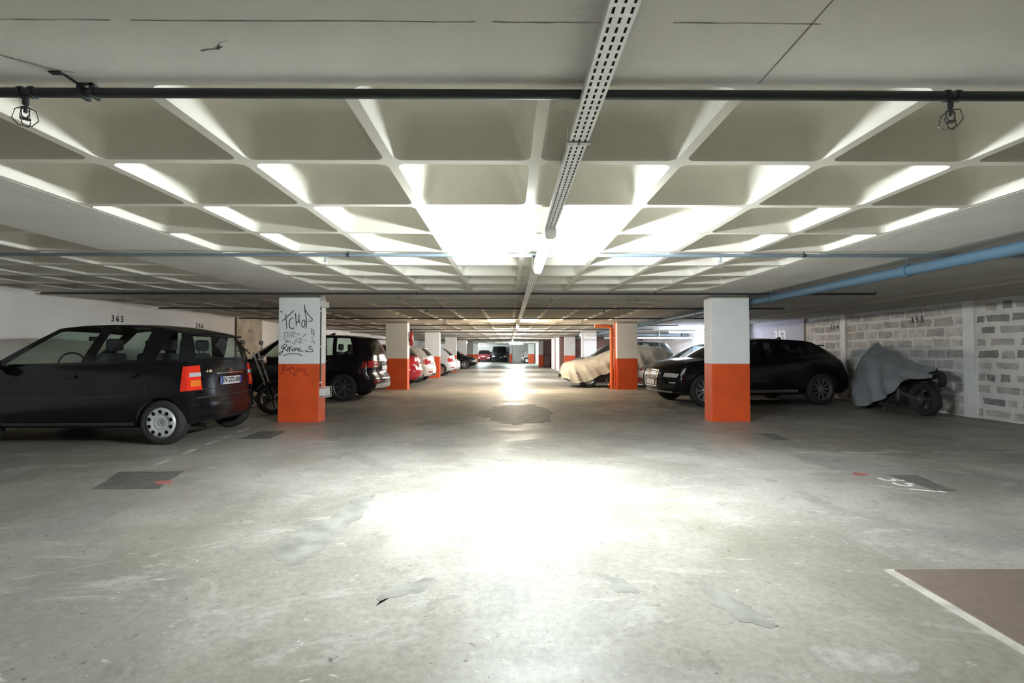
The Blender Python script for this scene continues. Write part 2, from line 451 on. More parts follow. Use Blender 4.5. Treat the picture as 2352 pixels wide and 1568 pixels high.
# ================================================================= PILLARS
ROWY = [8.42 + PITCH * k for k in range(7)]
ORD = ['first', 'second', 'third', 'fourth', 'fifth', 'sixth', 'seventh']
def pillar(x0, x1, y, label, zo=1.0, dep=.32):
    e = empty('pillar', ((x0 + x1) / 2, y + dep / 2, 0)); hx, hy = (x1 - x0) / 2, dep / 2
    MB().bbox(-hx, hx, -hy, hy, -.02, zo, .008, 1).build('painted_base', M_colo, e)
    MB().bbox(-hx, hx, -hy, hy, zo, H - .055, .008, 1).build('shaft', M_colw, e)
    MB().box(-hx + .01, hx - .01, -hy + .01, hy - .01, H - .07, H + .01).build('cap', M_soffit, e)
    tag(e, label, 'pillar', 'orange and white garage pillars')
    return e
PL = []
for k, y in enumerate(ROWY):
    if k == 0: l = 'orange and white pillar with graffiti, nearest on the left'
    else: l = 'orange and white pillar, %s along the left side of the lane' % ORD[k]
    PL.append(pillar(-3.97, -3.27, y, l))
PR = []
for k, y in enumerate(ROWY):
    if 31 < y < 56: continue
    if k == 0: l = 'plain orange and white pillar in front of the parked black crossover'
    elif k == 1: l = 'orange and white pillar beside the orange riser pipe'
    else: l = 'orange and white pillar, %s along the right side of the lane' % ORD[k]
    PR.append(pillar(3.52, 4.19, y, l))
pillar(2.50, 2.90, 40.55, 'slim orange and white pillar in front of the dark cross wall')
pillar(2.2, 2.9, 54.2, 'orange and white pillar next to the far white car')
pillar(.12, .40, 57.7, 'orange and white pillar standing mid lane at the far end')

# graffiti on the near left pillar (strokes traced on the face)
gp = PL[0]; gx, gy = -3.62, 8.42 + .16
def face(u, v):
    px = u / 4.753 + 630; py = v / 4.753 + 660
    return ((px - 1168) / 132.8 - gx, 1.2 + (809 - py) / 132.8)
def strokes(name, lines, wd, m):
    mb = MB(); yy = -.16 - .0015
    for ln in lines:
        P = [Vector(face(*p)) for p in ln]
        # smooth polyline
        Q = [P[0]]
        for i in range(len(P) - 1):
            p0 = P[max(i - 1, 0)]; p1 = P[i]; p2 = P[i + 1]; p3 = P[min(i + 2, len(P) - 1)]
            for k in (1, 2, 3, 4):
                t = k / 4
                Q.append(.5 * ((2 * p1) + (p2 - p0) * t + (2 * p0 - 5 * p1 + 4 * p2 - p3) * t * t + (3 * p1 - p0 - 3 * p2 + p3) * t**3))
        n = len(Q); L = []; R = []
        for i, q in enumerate(Q):
            d = (Q[min(i + 1, n - 1)] - Q[max(i - 1, 0)])
            if d.length < 1e-6: d = Vector((1, 0))
            d.normalize(); nn = Vector((-d.y, d.x)) * wd * (.5 if 0 < i < n - 1 else .25)
            L.append((*(q + nn),)); R.append((*(q - nn),))
        mb.add([(a, yy, b2) for a, b2 in L] + [(a, yy, b2) for a, b2 in R], [(i, i + 1, n + i + 1, n + i) for i in range(n - 1)])
    return mb.build(name, m, gp)
strokes('graffiti', [
    [(92, 368), (135, 330), (224, 246)], [(130, 290), (136, 370), (143, 455)],
    [(212, 330), (175, 355), (170, 420), (195, 450), (225, 440)],
    [(234, 280), (240, 340), (247, 425)], [(276, 290), (272, 340), (282, 395)], [(240, 400), (262, 372), (282, 350)],
    [(330, 350), (305, 380), (308, 425), (330, 430), (340, 390), (335, 355)],
    [(331, 185), (338, 260), (352, 340), (354, 452)], [(334, 230), (375, 300), (420, 355), (365, 375)],
    [(366, 352), (369, 356)], [(382, 350), (385, 354)], [(72, 268), (82, 258)], [(80, 276), (90, 262)]], .017, M_graf)
strokes('graffiti', [
    [(108, 492), (160, 490)], [(118, 500), (122, 555), (105, 560)], [(148, 495), (150, 550)], [(165, 490), (172, 548)], [(178, 500), (215, 488)],
    [(190, 500), (196, 545)], [(215, 480), (235, 500), (205, 520), (235, 540)], [(255, 500), (262, 520)], [(285, 500), (282, 522)],
    [(310, 545), (345, 510)], [(330, 520), (358, 505)], [(120, 580), (150, 575), (130, 600), (170, 585), (185, 605)],
    [(205, 605), (225, 620), (238, 575)], [(245, 560), (250, 600)], [(255, 562), (305, 562), (270, 605), (318, 600)], [(335, 578), (352, 576)],
    [(85, 535), (92, 532)], [(98, 538), (106, 535)],
    [(400, 450), (440, 460)], [(405, 480), (445, 486)], [(404, 505), (445, 512)], [(410, 450), (412, 500)], [(436, 455), (438, 540)],
    [(412, 545), (430, 555)], [(410, 600), (428, 575)], [(432, 580), (450, 620)]], .010, M_graf)
strokes('graffiti', [
    [(82, 672), (95, 640), (130, 618), (142, 640), (112, 660), (95, 668)], [(112, 640), (100, 695), (75, 735), (62, 720), (85, 700), (108, 705)],
    [(110, 662), (138, 680), (162, 705)], [(150, 690), (158, 655), (172, 650), (176, 708)], [(158, 678), (180, 660), (200, 640)],
    [(182, 668), (205, 690)], [(215, 660), (205, 690), (228, 690), (226, 665), (215, 660)], [(238, 690), (240, 665), (258, 662), (258, 690)],
    [(298, 660), (270, 668), (272, 690), (328, 694)], [(275, 680), (295, 676)],
    [(422, 655), (395, 640), (385, 660), (420, 680), (425, 700), (385, 700), (345, 698), (375, 682)], [(428, 660), (432, 664)],
    [(105, 748), (150, 728), (220, 722), (280, 730), (310, 748)]], .015, M_graf)
strokes('graffiti', [
    [(82, 862), (120, 848), (140, 865), (105, 885), (138, 905)], [(100, 850), (105, 905)], [(80, 915), (105, 905), (98, 938), (82, 930)],
    [(150, 880), (145, 905), (165, 900), (168, 880)], [(178, 868), (185, 948)], [(186, 880), (215, 868), (205, 890), (235, 880)],
    [(240, 900), (265, 880), (275, 900), (245, 920), (215, 950), (265, 955)], [(285, 915), (290, 890), (305, 890), (305, 920)],
    [(315, 905), (340, 885), (355, 905), (335, 920), (345, 945), (392, 955)]], .012, M_grafr)
# equipment on that pillar's right side
def emergency_light(x, y, z, label, low=False):
    e = empty('emergency_light', (x, y, z))
    if low:
        MB().bbox(0, .10, -.13, .13, -.065, .065, .012).build('housing', M_white, e)
        mb = MB()
        for k in range(5):
            yy = -.14 + .28 * k / 4; mb.tube([(0, yy, -.085), (.12, yy, -.085), (.12, yy, .085), (0, yy, .085)], .004, 6)
        for zz in (-.085, 0, .085): mb.tube([(.12, -.15, zz), (.12, .15, zz)], .004, 6)
        mb.build('wire_guard', M_white, e)
    else:
        MB().bbox(0, .07, -.14, .14, -.05, .05, .008).build('housing', M_white, e)
        MB().box(.07, .074, -.12, .12, -.035, .035).build('sign_panel', mat('sign_grey', (.45, .47, .46), .4), e)
    return tag(e, label, 'emergency light')
emergency_light(-3.27, 8.56, 2.04, 'white emergency light box high on the graffiti pillar')
emergency_light(-3.27, 8.56, .51, 'white caged emergency light low on the graffiti pillar', True)
cd = empty('cable_conduit', (-3.27, 8.47, 0))
MB().tube([(.012, 0, .60), (.012, 0, 1.985)], .011, 8).build('conduit_tube', M_black, cd)
for z in (.68, 1.30, 1.92): MB().box(0, .03, -.018, .018, z - .012, z + .012).build('clip', M_white, cd)
MB().box(0, .05, -.03, .09, 2.10, 2.19).build('junction_box', mat('box_grey', (.5, .5, .48), .5), cd)
tag(cd, 'thin dark cable conduit running up the side of the graffiti pillar', 'conduit')
for k, (x, y, z, l) in enumerate(((-3.27, 37.95, 1.98, 'small lit emergency lamp on the fifth left pillar'), (3.40, 23.2, 2.02, 'small lit emergency lamp on the third right pillar'))):
    e = empty('pillar_lamp', (x, y, z))
    MB().bbox(0, .08, -.1, .1, -.06, .06, .01).build('housing', M_white, e)
    MB().box(.005, .075, -.108, -.1, -.045, .045).build('lens', emis('lens_warm', (1, .75, .5), 3), e)
    tag(e, l, 'emergency light')
e = empty('cable_conduit', (3.47, 23.1, 0)); MB().tube([(0, 0, 0), (0, 0, 2.16)], .03, 8).build('conduit_tube', M_white, e)
tag(e, 'white vertical conduit beside the third right pillar', 'conduit')
# fire extinguisher on the second left pillar
fe = empty('fire_extinguisher', (-3.27, 15.93, 1.42))
MB().lathe([(0, 0), (.055, 0), (.065, .02), (.065, .36), (.05, .42), (.022, .45), (.02, .49), (0, .49)], 16, Matrix.Translation((.09, 0, 0)) @ Matrix.Rotation(PI / 2, 4, 'X')).build('cylinder', mat('extinguisher_red', (.36, .02, .025), .3), fe, 40)
MB().box(.085, .158, -.03, .03, .14, .25).build('label_panel', M_white, fe)
MB().box(.06, .14, -.015, .015, .49, .51).box(.06, .16, -.012, .012, .53, .545).build('valve_handle', M_black, fe)
MB().tube([(.07, -.05, .49), (.02, -.08, .40), (.03, -.075, .2), (.05, -.07, .1)], .012, 8).build('hose', M_black, fe)
MB().box(0, .03, -.02, .02, .30, .34).build('bracket', M_steel, fe)
tag(fe, 'red fire extinguisher hung on the second left pillar', 'extinguisher')
# orange riser by the second right pillar
rp = empty('riser_pipe', (3.37, 15.9, 0))
MB().tube([(0, 0, .0), (0, 0, 1.95), (-.02, 0, 2.02), (-.09, 0, 2.06), (-.55, 0, 2.06)], .055, 14).build('main_pipe', M_orange, rp, 40)
MB().tube([(.095, -.02, .0), (.095, -.02, 2.18)], .032, 12).build('side_pipe', M_orange, rp, 40)
for z in (.25, 1.75): MB().lathe([(.056, -.03), (.072, -.03), (.072, .03), (.056, .03)], 14, Matrix.Translation((0, 0, z)) @ Matrix.Rotation(PI / 2, 4, 'X')).build('collar', M_orange, rp, 40)
MB().tube([(-.10, 0, .0), (-.10, 0, .14), (-.05, 0, .16)], .04, 10).build('drain_stub', M_orange, rp, 40)
MB().tube([(-.1, -.03, .16), (-.16, -.05, .24), (-.2, -.05, .34)], .008, 6).build('cable', M_steel, rp, 40)
tag(rp, 'bright orange fire riser pipe standing by the lane', 'pipe')

# ================================================================= PIPES, TRAY, LIGHTS
NTH = ['nearest', 'second', 'third', 'fourth', 'fifth', 'sixth', 'seventh', 'eighth', 'ninth', 'tenth', 'eleventh']
def sprinkler(parent, x, m):
    mb = MB(); mb.tube([(x, 0, -.012), (x, 0, -.045)], .010, 8).build('sprinkler_socket', m, parent)
    h = MB()
    h.tube([(x, 0, -.045), (x, 0, -.075)], .006, 8)
    for a in (0, PI):
        c = math.cos(a)
        h.tube([(x, 0, -.05), (x + .016 * c, 0, -.062), (x + .014 * c, 0, -.085), (x, 0, -.10)], .0025, 6)
    h.lathe([(0, 0), (.016, .001), (.017, .003), (0, .003)], 12, Matrix.Translation((x, 0, -.10)) @ Matrix.Rotation(PI / 2, 4, 'X'))
    for k in range(4):      # wire cage
        a = k * PI / 2 + .4; c, s = math.cos(a), math.sin(a)
        h.tube([(x, 0, -.05), (x + .03 * c, .03 * s, -.065), (x + .038 * c, .038 * s, -.10), (x + .02 * c, .02 * s, -.122), (x, 0, -.124)], .002, 5)
    h.build('sprinkler_head', M_steel if m is not M_pipe else mat('dark_steel', (.12, .12, .12), .35, .8), parent, 40)
PY = [1.792, 4.79, 7.95, 10.63, 13.76, 17.3, 20.3, 23.4, 26.9, 30.9, 37.0]
for k, y in enumerate(PY):
    x0, x1 = -7.6, (8.3 if k < 2 else 6.05)
    if k == 0: x0 = -7.6
    e = empty('sprinkler_pipe', (0, y, 2.16)); m = M_pipe if k != 1 else M_pipeb
    pts = [(x0, 0, 0), (x1, 0, 0)]
    if k >= 2: pts = [(x0, 0, 0), (x1 - .03, 0, 0), (x1, 0, .01), (x1, 0, .038)]
    MB().tube(pts, .0175, 12).build('pipe', m, e, 40)
    hang = {0: (-1.56, 2.6, -5.2, 5.8), 1: (-1.58, 2.93, -5, 6.5)}.get(k, (-5.0, -1.5, 2.4, 5.3))
    for hx in hang:
        hb = MB()
        if k == 0:
            hb.box(hx - .02, hx - .004, -.024, .024, -.02, .022).box(hx + .022, hx + .034, -.02, .02, -.02, .028).box(hx - .02, hx + .034, -.02, -.012, .02, .028)
            hb.add([(hx - .02, -.012, .02), (hx - .004, -.012, .02), (hx - .03, -.06, .038), (hx - .046, -.06, .038)], [(0, 1, 2, 3)])
            hb.box(hx - .075, hx - .03, -.075, -.055, .034, .039)
        else:
            hb.tube([(hx, 0, .015), (hx, 0, .04)], .005, 6); hb.lathe([(.019, -.012), (.023, -.012), (.023, .012), (.019, .012)], 10, Matrix.Translation((hx, 0, 0)) @ Matrix.Rotation(PI / 2, 4, 'Z'))
        hb.build('hanger', M_pipe, e)
    heads = {0: (-1.785, 1.655, -5.2, 5.0), 1: (-1.805, 2.10, -5.3, 5.2)}.get(k, (-1.8, 2.1) if k < 5 else ())
    for hx in heads: sprinkler(e, hx, m)
    if k == 0:
        for hx in heads:
            for dx in (-.014, .025): MB().lathe([(.018, -.006), (.022, -.006), (.022, .006), (.018, .006)], 12, Matrix.Translation((hx + dx, 0, 0)) @ Matrix.Rotation(PI / 2, 4, 'Z')).build('pipe_collar', M_pipe, e)
    tag(e, '%s sprinkler pipe crossing the ceiling, %s from the camera' % ('slim blue-grey' if k == 1 else 'slim dark', NTH[k]), 'pipe', 'sprinkler pipes')
bp = empty('drain_pipe', (4.28, 0, 2.08))
MB().tube([(.12, YB + .1, 0), (.0, 8.4, 0), (0, 30.9, 0)], .058, 16).build('pipe', M_blue, bp, 40)
for y in (2.2, 5.2, 7.9, 11, 14, 17, 20): 
    MB().lathe([(.058, -.03), (.068, -.03), (.068, .03), (.058, .03)], 16, Matrix.Translation((0.12 - .12 * min(1, (y + 9) / 17.4), y, 0))).tube([(0.02, y, .05), (0.02, y, .118)], .006, 6).build('pipe_joint', M_blue, bp, 40)
tag(bp, 'fat blue drain pipe hung under the right-hand slab', 'pipe')
# pipework by the bright right wall
gp2 = empty('wall_pipe', (7.4, 22.3, 1.86))
MB().tube([(-3, 0, .0), (1.0, 0, 0), (1.1, 0, -.1), (1.1, 0, -1.86)], .05, 12).build('pipe', mat('pipe_pale', (.5, .55, .62), .3), gp2, 40)
MB().tube([(-3, .1, .14), (.6, .1, .14)], .035, 10).build('upper_pipe', M_pipeb, gp2, 40)
MB().box(.55, .85, -.1, .1, .05, .25).build('valve_box', M_pipe, gp2)
for x in (-2, -.5): MB().box(x - .02, x + .02, -.06, .06, .05, .34).build('bracket', M_pipe, gp2)
tag(gp2, 'pale blue wall pipes running along the brightly lit white wall', 'pipe')

# perforated cable tray
TX = .291
ct = empty('cable_tray', (TX, 0, 2.07))
mb = MB(); hw = .037; pit = .038; y0 = -2.0; y1 = 12.5; n = int((y1 - y0) / pit)
xs = [(-hw, -.0285), (-.0205, -.004), (.004, .0205), (.0285, hw)]
for a, b2 in xs: mb.add([(a, y0, 0), (b2, y0, 0), (b2, y1, 0), (a, y1, 0)], [(0, 1, 2, 3)])
for k in range(n):
    for a, b2 in ((-.0285, -.0205), (-.004, .004), (.0205, .0285)):
        yy = y0 + k * pit
        mb.add([(a, yy, 0), (b2, yy, 0), (b2, yy + .014, 0), (a, yy + .014, 0)], [(0, 1, 2, 3)])
mb.build('perforated_bottom', M_tray, ct)
MB().box(-hw, hw, 12.5, 38, -.001, .001).build('tray_bottom', M_tray, ct)
MB().box(-hw, hw, YB + .2, -2.0, -.001, .001).build('tray_bottom', M_tray, ct)
MB().box(-hw - .002, -hw, YB + .2, 38, -.0005, .027).build('tray_side', M_tray, ct)
MB().box(hw, hw + .002, YB + .2, 38, -.0005, .027).build('tray_side', M_tray, ct)
for k, yy in enumerate((2.0, 5.0, 8.0, 11.0, 14.0, 19, 24)):
    MB().box(-.05, .05, yy - .012, yy + .012, -.006, -.001).tube([(0, yy, -.01), (0, yy, .02)], .006, 6).tube([(-.045, yy, -.006), (-.045, yy, .13)], .004, 6).tube([(.045, yy, -.006), (.045, yy, .13)], .004, 6).build('tray_hanger', M_steel, ct)
for k in range(6): MB().tube([(-.030 + .012 * k, YB + .3, .008), (-.030 + .012 * k, 38, .008)], .0058, 6).build('cable', M_black, ct)  # black cables packed in so the slots look dark, standing for shade inside
tag(ct, 'perforated galvanised cable tray running down the middle of the ceiling', 'cable tray')

def strip_light(x, y, z, length, along, col, strength, label, key):
    e = empty('strip_light', (x, y, z), 0 if along == 'y' else PI / 2); h = length / 2
    MB().prism([(-.040, .060), (.040, .060), (.034, .069), (-.034, .069)], -h, h, 'xz').build('housing', mat('lamp_housing', (.6, .62, .62), .4), e)
    MB().prism([(-.020, 0), (.020, 0), (.033, .012), (.037, .060), (-.037, .060), (-.033, .012)], -h + .03, h - .03, 'xz').build('diffuser', emis('tube_' + key, col, strength), e)
    for s in (-1, 1):
        MB().prism([(-.022, -.002), (.022, -.002), (.037, .012), (.041, .066), (-.041, .066), (-.037, .012)], s * (h - .03), s * (h + .01), 'xz').build('end_cap', M_white, e)
    if abs(x - TX) > .1:
        for s in (-.7, .7): MB().tube([(0, s * h, .066), (0, s * h, H - z)], .006, 6).build('hanger_rod', M_steel, e)
    return tag(e, label, 'strip light', 'ceiling strip lights')
COOL = (.89, .97, 1.0)
strip_light(TX, 4.10, 1.988, 1.5, 'y', COOL, LAMP1, 'glowing strip light hung under the cable tray, nearest to the camera', 'a')
strip_light(TX, 15.3, 1.988, 1.3, 'y', (1, .84, .63), LAMP2, 'warm glowing strip light, second along the cable tray', 'b')
strip_light(TX, 21.2, 1.988, 1.3, 'y', (1, .95, .88), LAMPF, 'glowing strip light, third along the cable tray', 'c')
strip_light(TX, 26.6, 1.988, 1.3, 'y', (1, .95, .9), LAMPF, 'glowing strip light, fourth along the cable tray', 'c')
strip_light(TX, 33.5, 1.988, 1.3, 'y', (1, .95, .9), LAMPF, 'glowing strip light, fifth along the cable tray', 'c')
strip_light(.75, 48.0, 2.0, 1.4, 'x', (.85, 1, 1), LAMPF * 1.3, 'crosswise strip light at the far end of the lane', 'd')
strip_light(-3.3, 58.0, 1.95, 1.3, 'x', (.8, 1, .95), LAMPF * 1.3, 'crosswise strip light far left over the end pillar', 'd')
strip_light(7.35, 20.0, 2.0, 1.5, 'x', (.72, .83, 1.0), LAMPR, 'bluish strip light by the right wall behind the near right pillar', 'e')
strip_light(TX, -6.0, 1.988, 1.5, 'y', (1, .97, .9), LAMPB, 'strip light under the cable tray behind the camera', 'f')

# ================================================================= CARS
def wheel(parent, x, y, R, rimR, kind, side, wd=.19):
    e = empty('wheel', (x, y, R)); e.parent = parent
    if side < 0: e.rotation_euler = (0, 0, PI)
    h = wd / 2; tr = R - rimR
    MB().lathe([(rimR, -h * .8), (rimR + .015, -h), (rimR + tr * .5, -h * 1.06), (R - .02, -h * .86), (R - .006, -h * .72), (R, -h * .5), (R, h * .5), (R - .006, h * .72), (R - .02, h * .86),
                (rimR + tr * .5, h * 1.06), (rimR + .015, h), (rimR, h * .8), (rimR, -h * .8)], 48).build('tyre', M_rubber, e, 50)
    gr = MB()
    if kind != 'far':
        for yy in (-.03, 0, .03):
            gr.lathe([(R + .0008, yy - .004), (R + .0008, yy + .004)], 48)
        gr.build('tread_groove', M_black, e)
    if kind == 'hub':
        hb = MB(); prof = []
        # dished wheel trim with ten oval holes
        na, N = 10, 120
        rings = [.0, .035, .055, .075, .10, rimR * .60, rimR * .645, rimR * .69, rimR * .735, rimR * .78, rimR * .825, rimR * .87, rimR * .94, rimR + .004, rimR + .010]
        ax = [.012, .012, .020, .024, .018, .030, .032, .034, .035, .035, .034, .032, .018, .004, -.02]
        vs = []; 
        for q in range(N):
            a = 2 * PI * q / N
            for r, yy in zip(rings, ax): vs.append((r * math.cos(a), h * .75 + yy, r * math.sin(a)))
        k = len(rings); fs = []
        for q in range(N):
            for j in range(k - 1):
                if ((q % 12 - 5.5) / 3.4)**2 + (((rings[j] + rings[j + 1]) / 2 / rimR - .735) / .115)**2 < 1: continue
                fs.append((q * k + j, ((q + 1) % N) * k + j, ((q + 1) % N) * k + j + 1, q * k + j + 1))
        hb.add(vs, fs); hb.build('wheel_trim', M_hub, e, 40)
        MB().lathe([(0, 0), (rimR, 0)], 32, Matrix.Translation((0, h * .55, 0))).build('rim_disc', M_black, e)
        st = MB()
        for q in range(3):
            a = PI / 2 + q * 2 * PI / 3; c, s2 = math.cos(a), math.sin(a)
            st.add([(.032 * c, h * .75 + .017, .032 * s2), (-.006 * s2, h * .75 + .017, .006 * c), (-.004 * c, h * .75 + .017, -.004 * s2), (.006 * s2, h * .75 + .017, -.006 * c)], [(0, 1, 2, 3)])
        st.lathe([(.032, h * .75 + .014), (.034, h * .75 + .020), (.038, h * .75 + .020), (.040, h * .75 + .014)], 24)
        st.build('hub_emblem', M_steel, e)
    elif kind == 'far':
        MB().lathe([(0, h * .7), (rimR * .25, h * .75), (rimR * .6, h * .6), (rimR, h * .8)], 20).build('rim', M_alloy, e, 40)
    else:
        rm = MB(); ns = {'multi': 10, 'five': 5, 'dark': 7}[kind]
        rm.lathe([(rimR * .90, h * .2), (rimR * .93, h * .78), (rimR, h * .85), (rimR + .006, h * .7)], 48)
        rm.lathe([(0, h * .62), (.05, h * .64), (.065, h * .55), (.07, h * .3)], 24)
        for q in range(ns):
            for off in ((-.09, .09) if kind == 'multi' else ((-.13, .13) if kind == 'five' else (0,))):
                a = 2 * PI * q / ns + off; a0 = 2 * PI * q / ns + off * .5
                wdt = .0055 if kind == 'multi' else .018
                c, s2 = math.cos(a), math.sin(a); c0, s0 = math.cos(a0), math.sin(a0)
                p0 = Vector((.05 * c0, h * .60, .05 * s0)); p1 = Vector((rimR * .93 * c, h * .72, rimR * .93 * s2)); nn = Vector((-s2, 0, c)) * wdt
                d = Vector((0, -.03, 0))
                rm.add([p0 - nn * 1.3, p0 + nn * 1.3, p1 + nn, p1 - nn, p0 - nn * 1.3 + d, p0 + nn * 1.3 + d, p1 + nn + d, p1 - nn + d],
                       [(0, 1, 2, 3), (4, 0, 3, 7), (1, 5, 6, 2)])
        rm.build('rim', M_alloy if kind != 'dark' else mat('alloy_dark', (.16, .16, .17), .35, .7), e, 30)
        MB().lathe([(0, 0), (rimR, 0)], 32, Matrix.Translation((0, -.02, 0))).build('brake_disc', mat('rim_shadow', (.03, .03, .03), .6), e)  # near-black disc across the rim, coloured as the shade behind the spokes
    return e

class Car:
    def __init__(s, name, label, sp, loc, heading, paint, group=None):
        s.sp = sp; s.L, s.W, s.H = sp['L'], sp['W'], sp['H']
        s.top = pchip(sp['top']); s.fr = pchip(sp['front']); s.re = pchip(sp['rear'])
        s.roofz = pchip(sp['roof']); s.paint = paint
        s.sec = pchip(sp.get('sec', [(0, .90), (.07, .955), (.30, .995), (.55, 1.), (.80, .975), (.93, .945), (1., .92)]))
        s.zc = sp.get('clear', .20)
        s.e = empty(name, (loc[0], loc[1], 0), heading)
        tag(s.e, label, 'car', group)
    def P(s, a, b, c, raw=False):
        L = s.L; t0 = a * L; R = s.sp['R']; Ra = R * 1.13
        zb = s.zc + .05 * max(0, (abs(t0 - L / 2) / (L / 2)))**8
        zz = zb
        for tw in (s.sp['wf'], s.sp['wr']):
            dx = abs(t0 - tw)
            if dx < Ra: zz = max(zz, R + math.sqrt(Ra * Ra - dx * dx))
        zt = s.top(t0)
        crown = s.sp.get('crown', .045) * (1 - b * b)
        z = zz + c * (zt - zz)
        if c > .999: z += crown
        elif abs(b) < 1: z += crown * c**3
        cz = min(1, max(0, (z - zb) / max(.01, (zt - zb))))
        u = abs(t0 - L / 2) / (L / 2)
        yh = s.W / 2 * s.sec(cz) * (1 - .07 * u**4)
        y = b * yh
        ew = s.sp.get('ew', .42)
        zn = z
        t = t0
        if t0 < ew: t += (s.fr(zn) + s.sp.get('kf', .24) * abs(b)**2.6) * (1 - t0 / ew)**1.3
        if t0 > L - ew: t -= (s.re(zn) + s.sp.get('kr', .14) * abs(b)**3.2) * (1 - (L - t0) / ew)**1.3
        return Vector((L / 2 - t, y, z))
    def stations(s):
        L = s.L; R = s.sp['R']; Ra = R * 1.13
        st = list(np.linspace(0, L, 46)) + [.02, .05, .09, .14, L - .02, L - .05, L - .09, L - .14]
        for tw in (s.sp['wf'], s.sp['wr']):
            st += [tw + Ra * math.sin(x) for x in np.linspace(-PI / 2, PI / 2, 19)]
            st += [tw - Ra - .002, tw + Ra + .002, tw - Ra + .0005, tw + Ra - .0005]
        st = sorted(x for x in st if 0 <= x <= L); out = [st[0]]
        for x in st[1:]:
            if x - out[-1] > .0012: out.append(x)
        return [x / L for x in out]
    def build(s):
        sp = s.sp; L = s.L; A = s.stations(); na = len(A)
        C = [0, .05, .13, .24, .36, .48, .60, .71, .81, .89, .95, 1.]
        B = [-1, -.96, -.9, -.8, -.62, -.35, 0, .35, .62, .8, .9, .96, 1]
        body = MB()
        for b in (-1, 1): body.grid(lambda i, j: s.P(A[i], b, C[j]), na, len(C), flip=b > 0)
        body.grid(lambda i, j: s.P(0, B[i], C[j]), len(B), len(C)); body.grid(lambda i, j: s.P(1, B[i], C[j]), len(B), len(C))
        tc0, tc1 = sp['ws'][0] + .12, sp['rw'][0] - .10
        i0 = min(i for i in range(na) if A[i] * L >= tc0); i1 = max(i for i in range(na) if A[i] * L <= tc1)
        body.grid(lambda i, j: s.P(A[i], B[j], 1.), i0 + 1, len(B)); body.grid(lambda i, j: s.P(A[i + i1], B[j], 1.), na - i1, len(B))
        body.build('body', s.paint, s.e, 38)
        MB().grid(lambda i, j: s.P(A[i], B[j], 0), na, len(B)).build('underbody', M_dark, s.e)
        MB().grid(lambda i, j: s.P(A[i + i0], B[j], 1.) - Vector((0, 0, .055 if 0 < j < len(B) - 1 else 0)), i1 - i0 + 1, len(B)).build('cabin_floor', M_dark, s.e)
        s.greenhouse(); s.wheels(); return s
    def wheels(s):
        sp = s.sp
        for tw in (sp['wf'], sp['wr']):
            for sd in (-1, 1): wheel(s.e, s.L / 2 - tw, sd * (s.W / 2 - .11), sp['R'], sp['rim'], sp['wheel'], sd)
    def greenhouse(s):
        sp = s.sp; L = s.L; ws0, ws1 = sp['ws']; rw0, rw1 = sp['rw']
        yr = sp.get('yr', .72) * s.W / 2
        def belt(t, fy): # point on belt
            p = s.P(max(.001, min(.999, t / L)), fy, 1.); return p
        def X(t): return L / 2 - t
        cols = []        # (belt point, roof point, kind to next)
        ff = [0, .25, .5, .72, .88]
        bf, bk = sp.get('bowf', .20), sp.get('bowr', .10)
        yb_f = s.P(ws0 / L, 1, 1.).y
        for k, f in enumerate(ff):
            pb = Vector((X(ws0 + bf * f**2.2), f * yb_f, s.top(ws0) + s.sp.get('crown', .045) * (1 - f * f)))
            pr = Vector((X(ws1 + bf * .6 * f**2.2), f * yr, s.roofz(ws1) + sp.get('rc', .03) * (1 - f * f)))
            cols.append((pb, pr, 'ws' if k < 4 else 'p'))
        for k, (tb, tr, kind) in enumerate(sp['side']):
            nxt = sp['side'][k + 1] if k + 1 < len(sp['side']) else None
            n = 3 if nxt else 1
            for q in range(n):
                f = q / n
                b2 = tb + (nxt[0] - tb) * f if nxt else tb; r2 = tr + (nxt[1] - tr) * f if nxt else tr
                pb = s.P(b2 / L, 1, 1.); pb.y -= .006
                cols.append((pb, Vector((X(r2), yr, s.roofz(r2))), kind if nxt else 'p'))
        yb_r = s.P(rw0 / L, 1, 1.).y
        fr = [.86, .7, .45, .2, 0]
        for k, f in enumerate(fr):
            pb = Vector((X(rw0 - bk * f**2.2), f * yb_r, s.top(rw0) + s.sp.get('crown', .045) * (1 - f * f)))
            pr = Vector((X(rw1 - bk * .7 * f**2.2), f * yr, s.roofz(rw1) + sp.get('rc', .03) * (1 - f * f)))
            cols.append((pb, pr, 'rw' if k < 4 else 'end'))
        V = [0, .07, .16, .35, .55, .75, .89, .95, 1.]; nv = len(V); bul = sp.get('bulge', .035)
        def pt(i, v, sg):
            pb, pr, _ = cols[i]; p = pb.lerp(pr, v)
            out = Vector((0, 0, 0)); bb = bul * 4 * v * (1 - v)
            if pb.y > .5 * yr: out.y += bb * .7
            if cols[i][2] == 'ws': out += Vector((bb * .6, 0, bb * .6))
            if cols[i][2] in ('rw', 'end'): out += Vector((-bb * .7, 0, bb * .5))
            p = p + out; return Vector((p.x, p.y * sg, p.z))
        frame = MB(); panes = {}
        runs = []; cur = None
        for i in range(len(cols) - 1):
            k = cols[i][2]
            if cur and cur[0] == k and k in ('ws', 'rw'): cur[1].append(i)
            elif k.startswith('g') and cur and cur[0] == k: cur[1].append(i)
            else:
                cur = [k, [i]]; runs.append(cur)
        names = {'ws': 'windscreen', 'rw': 'rear_window'}
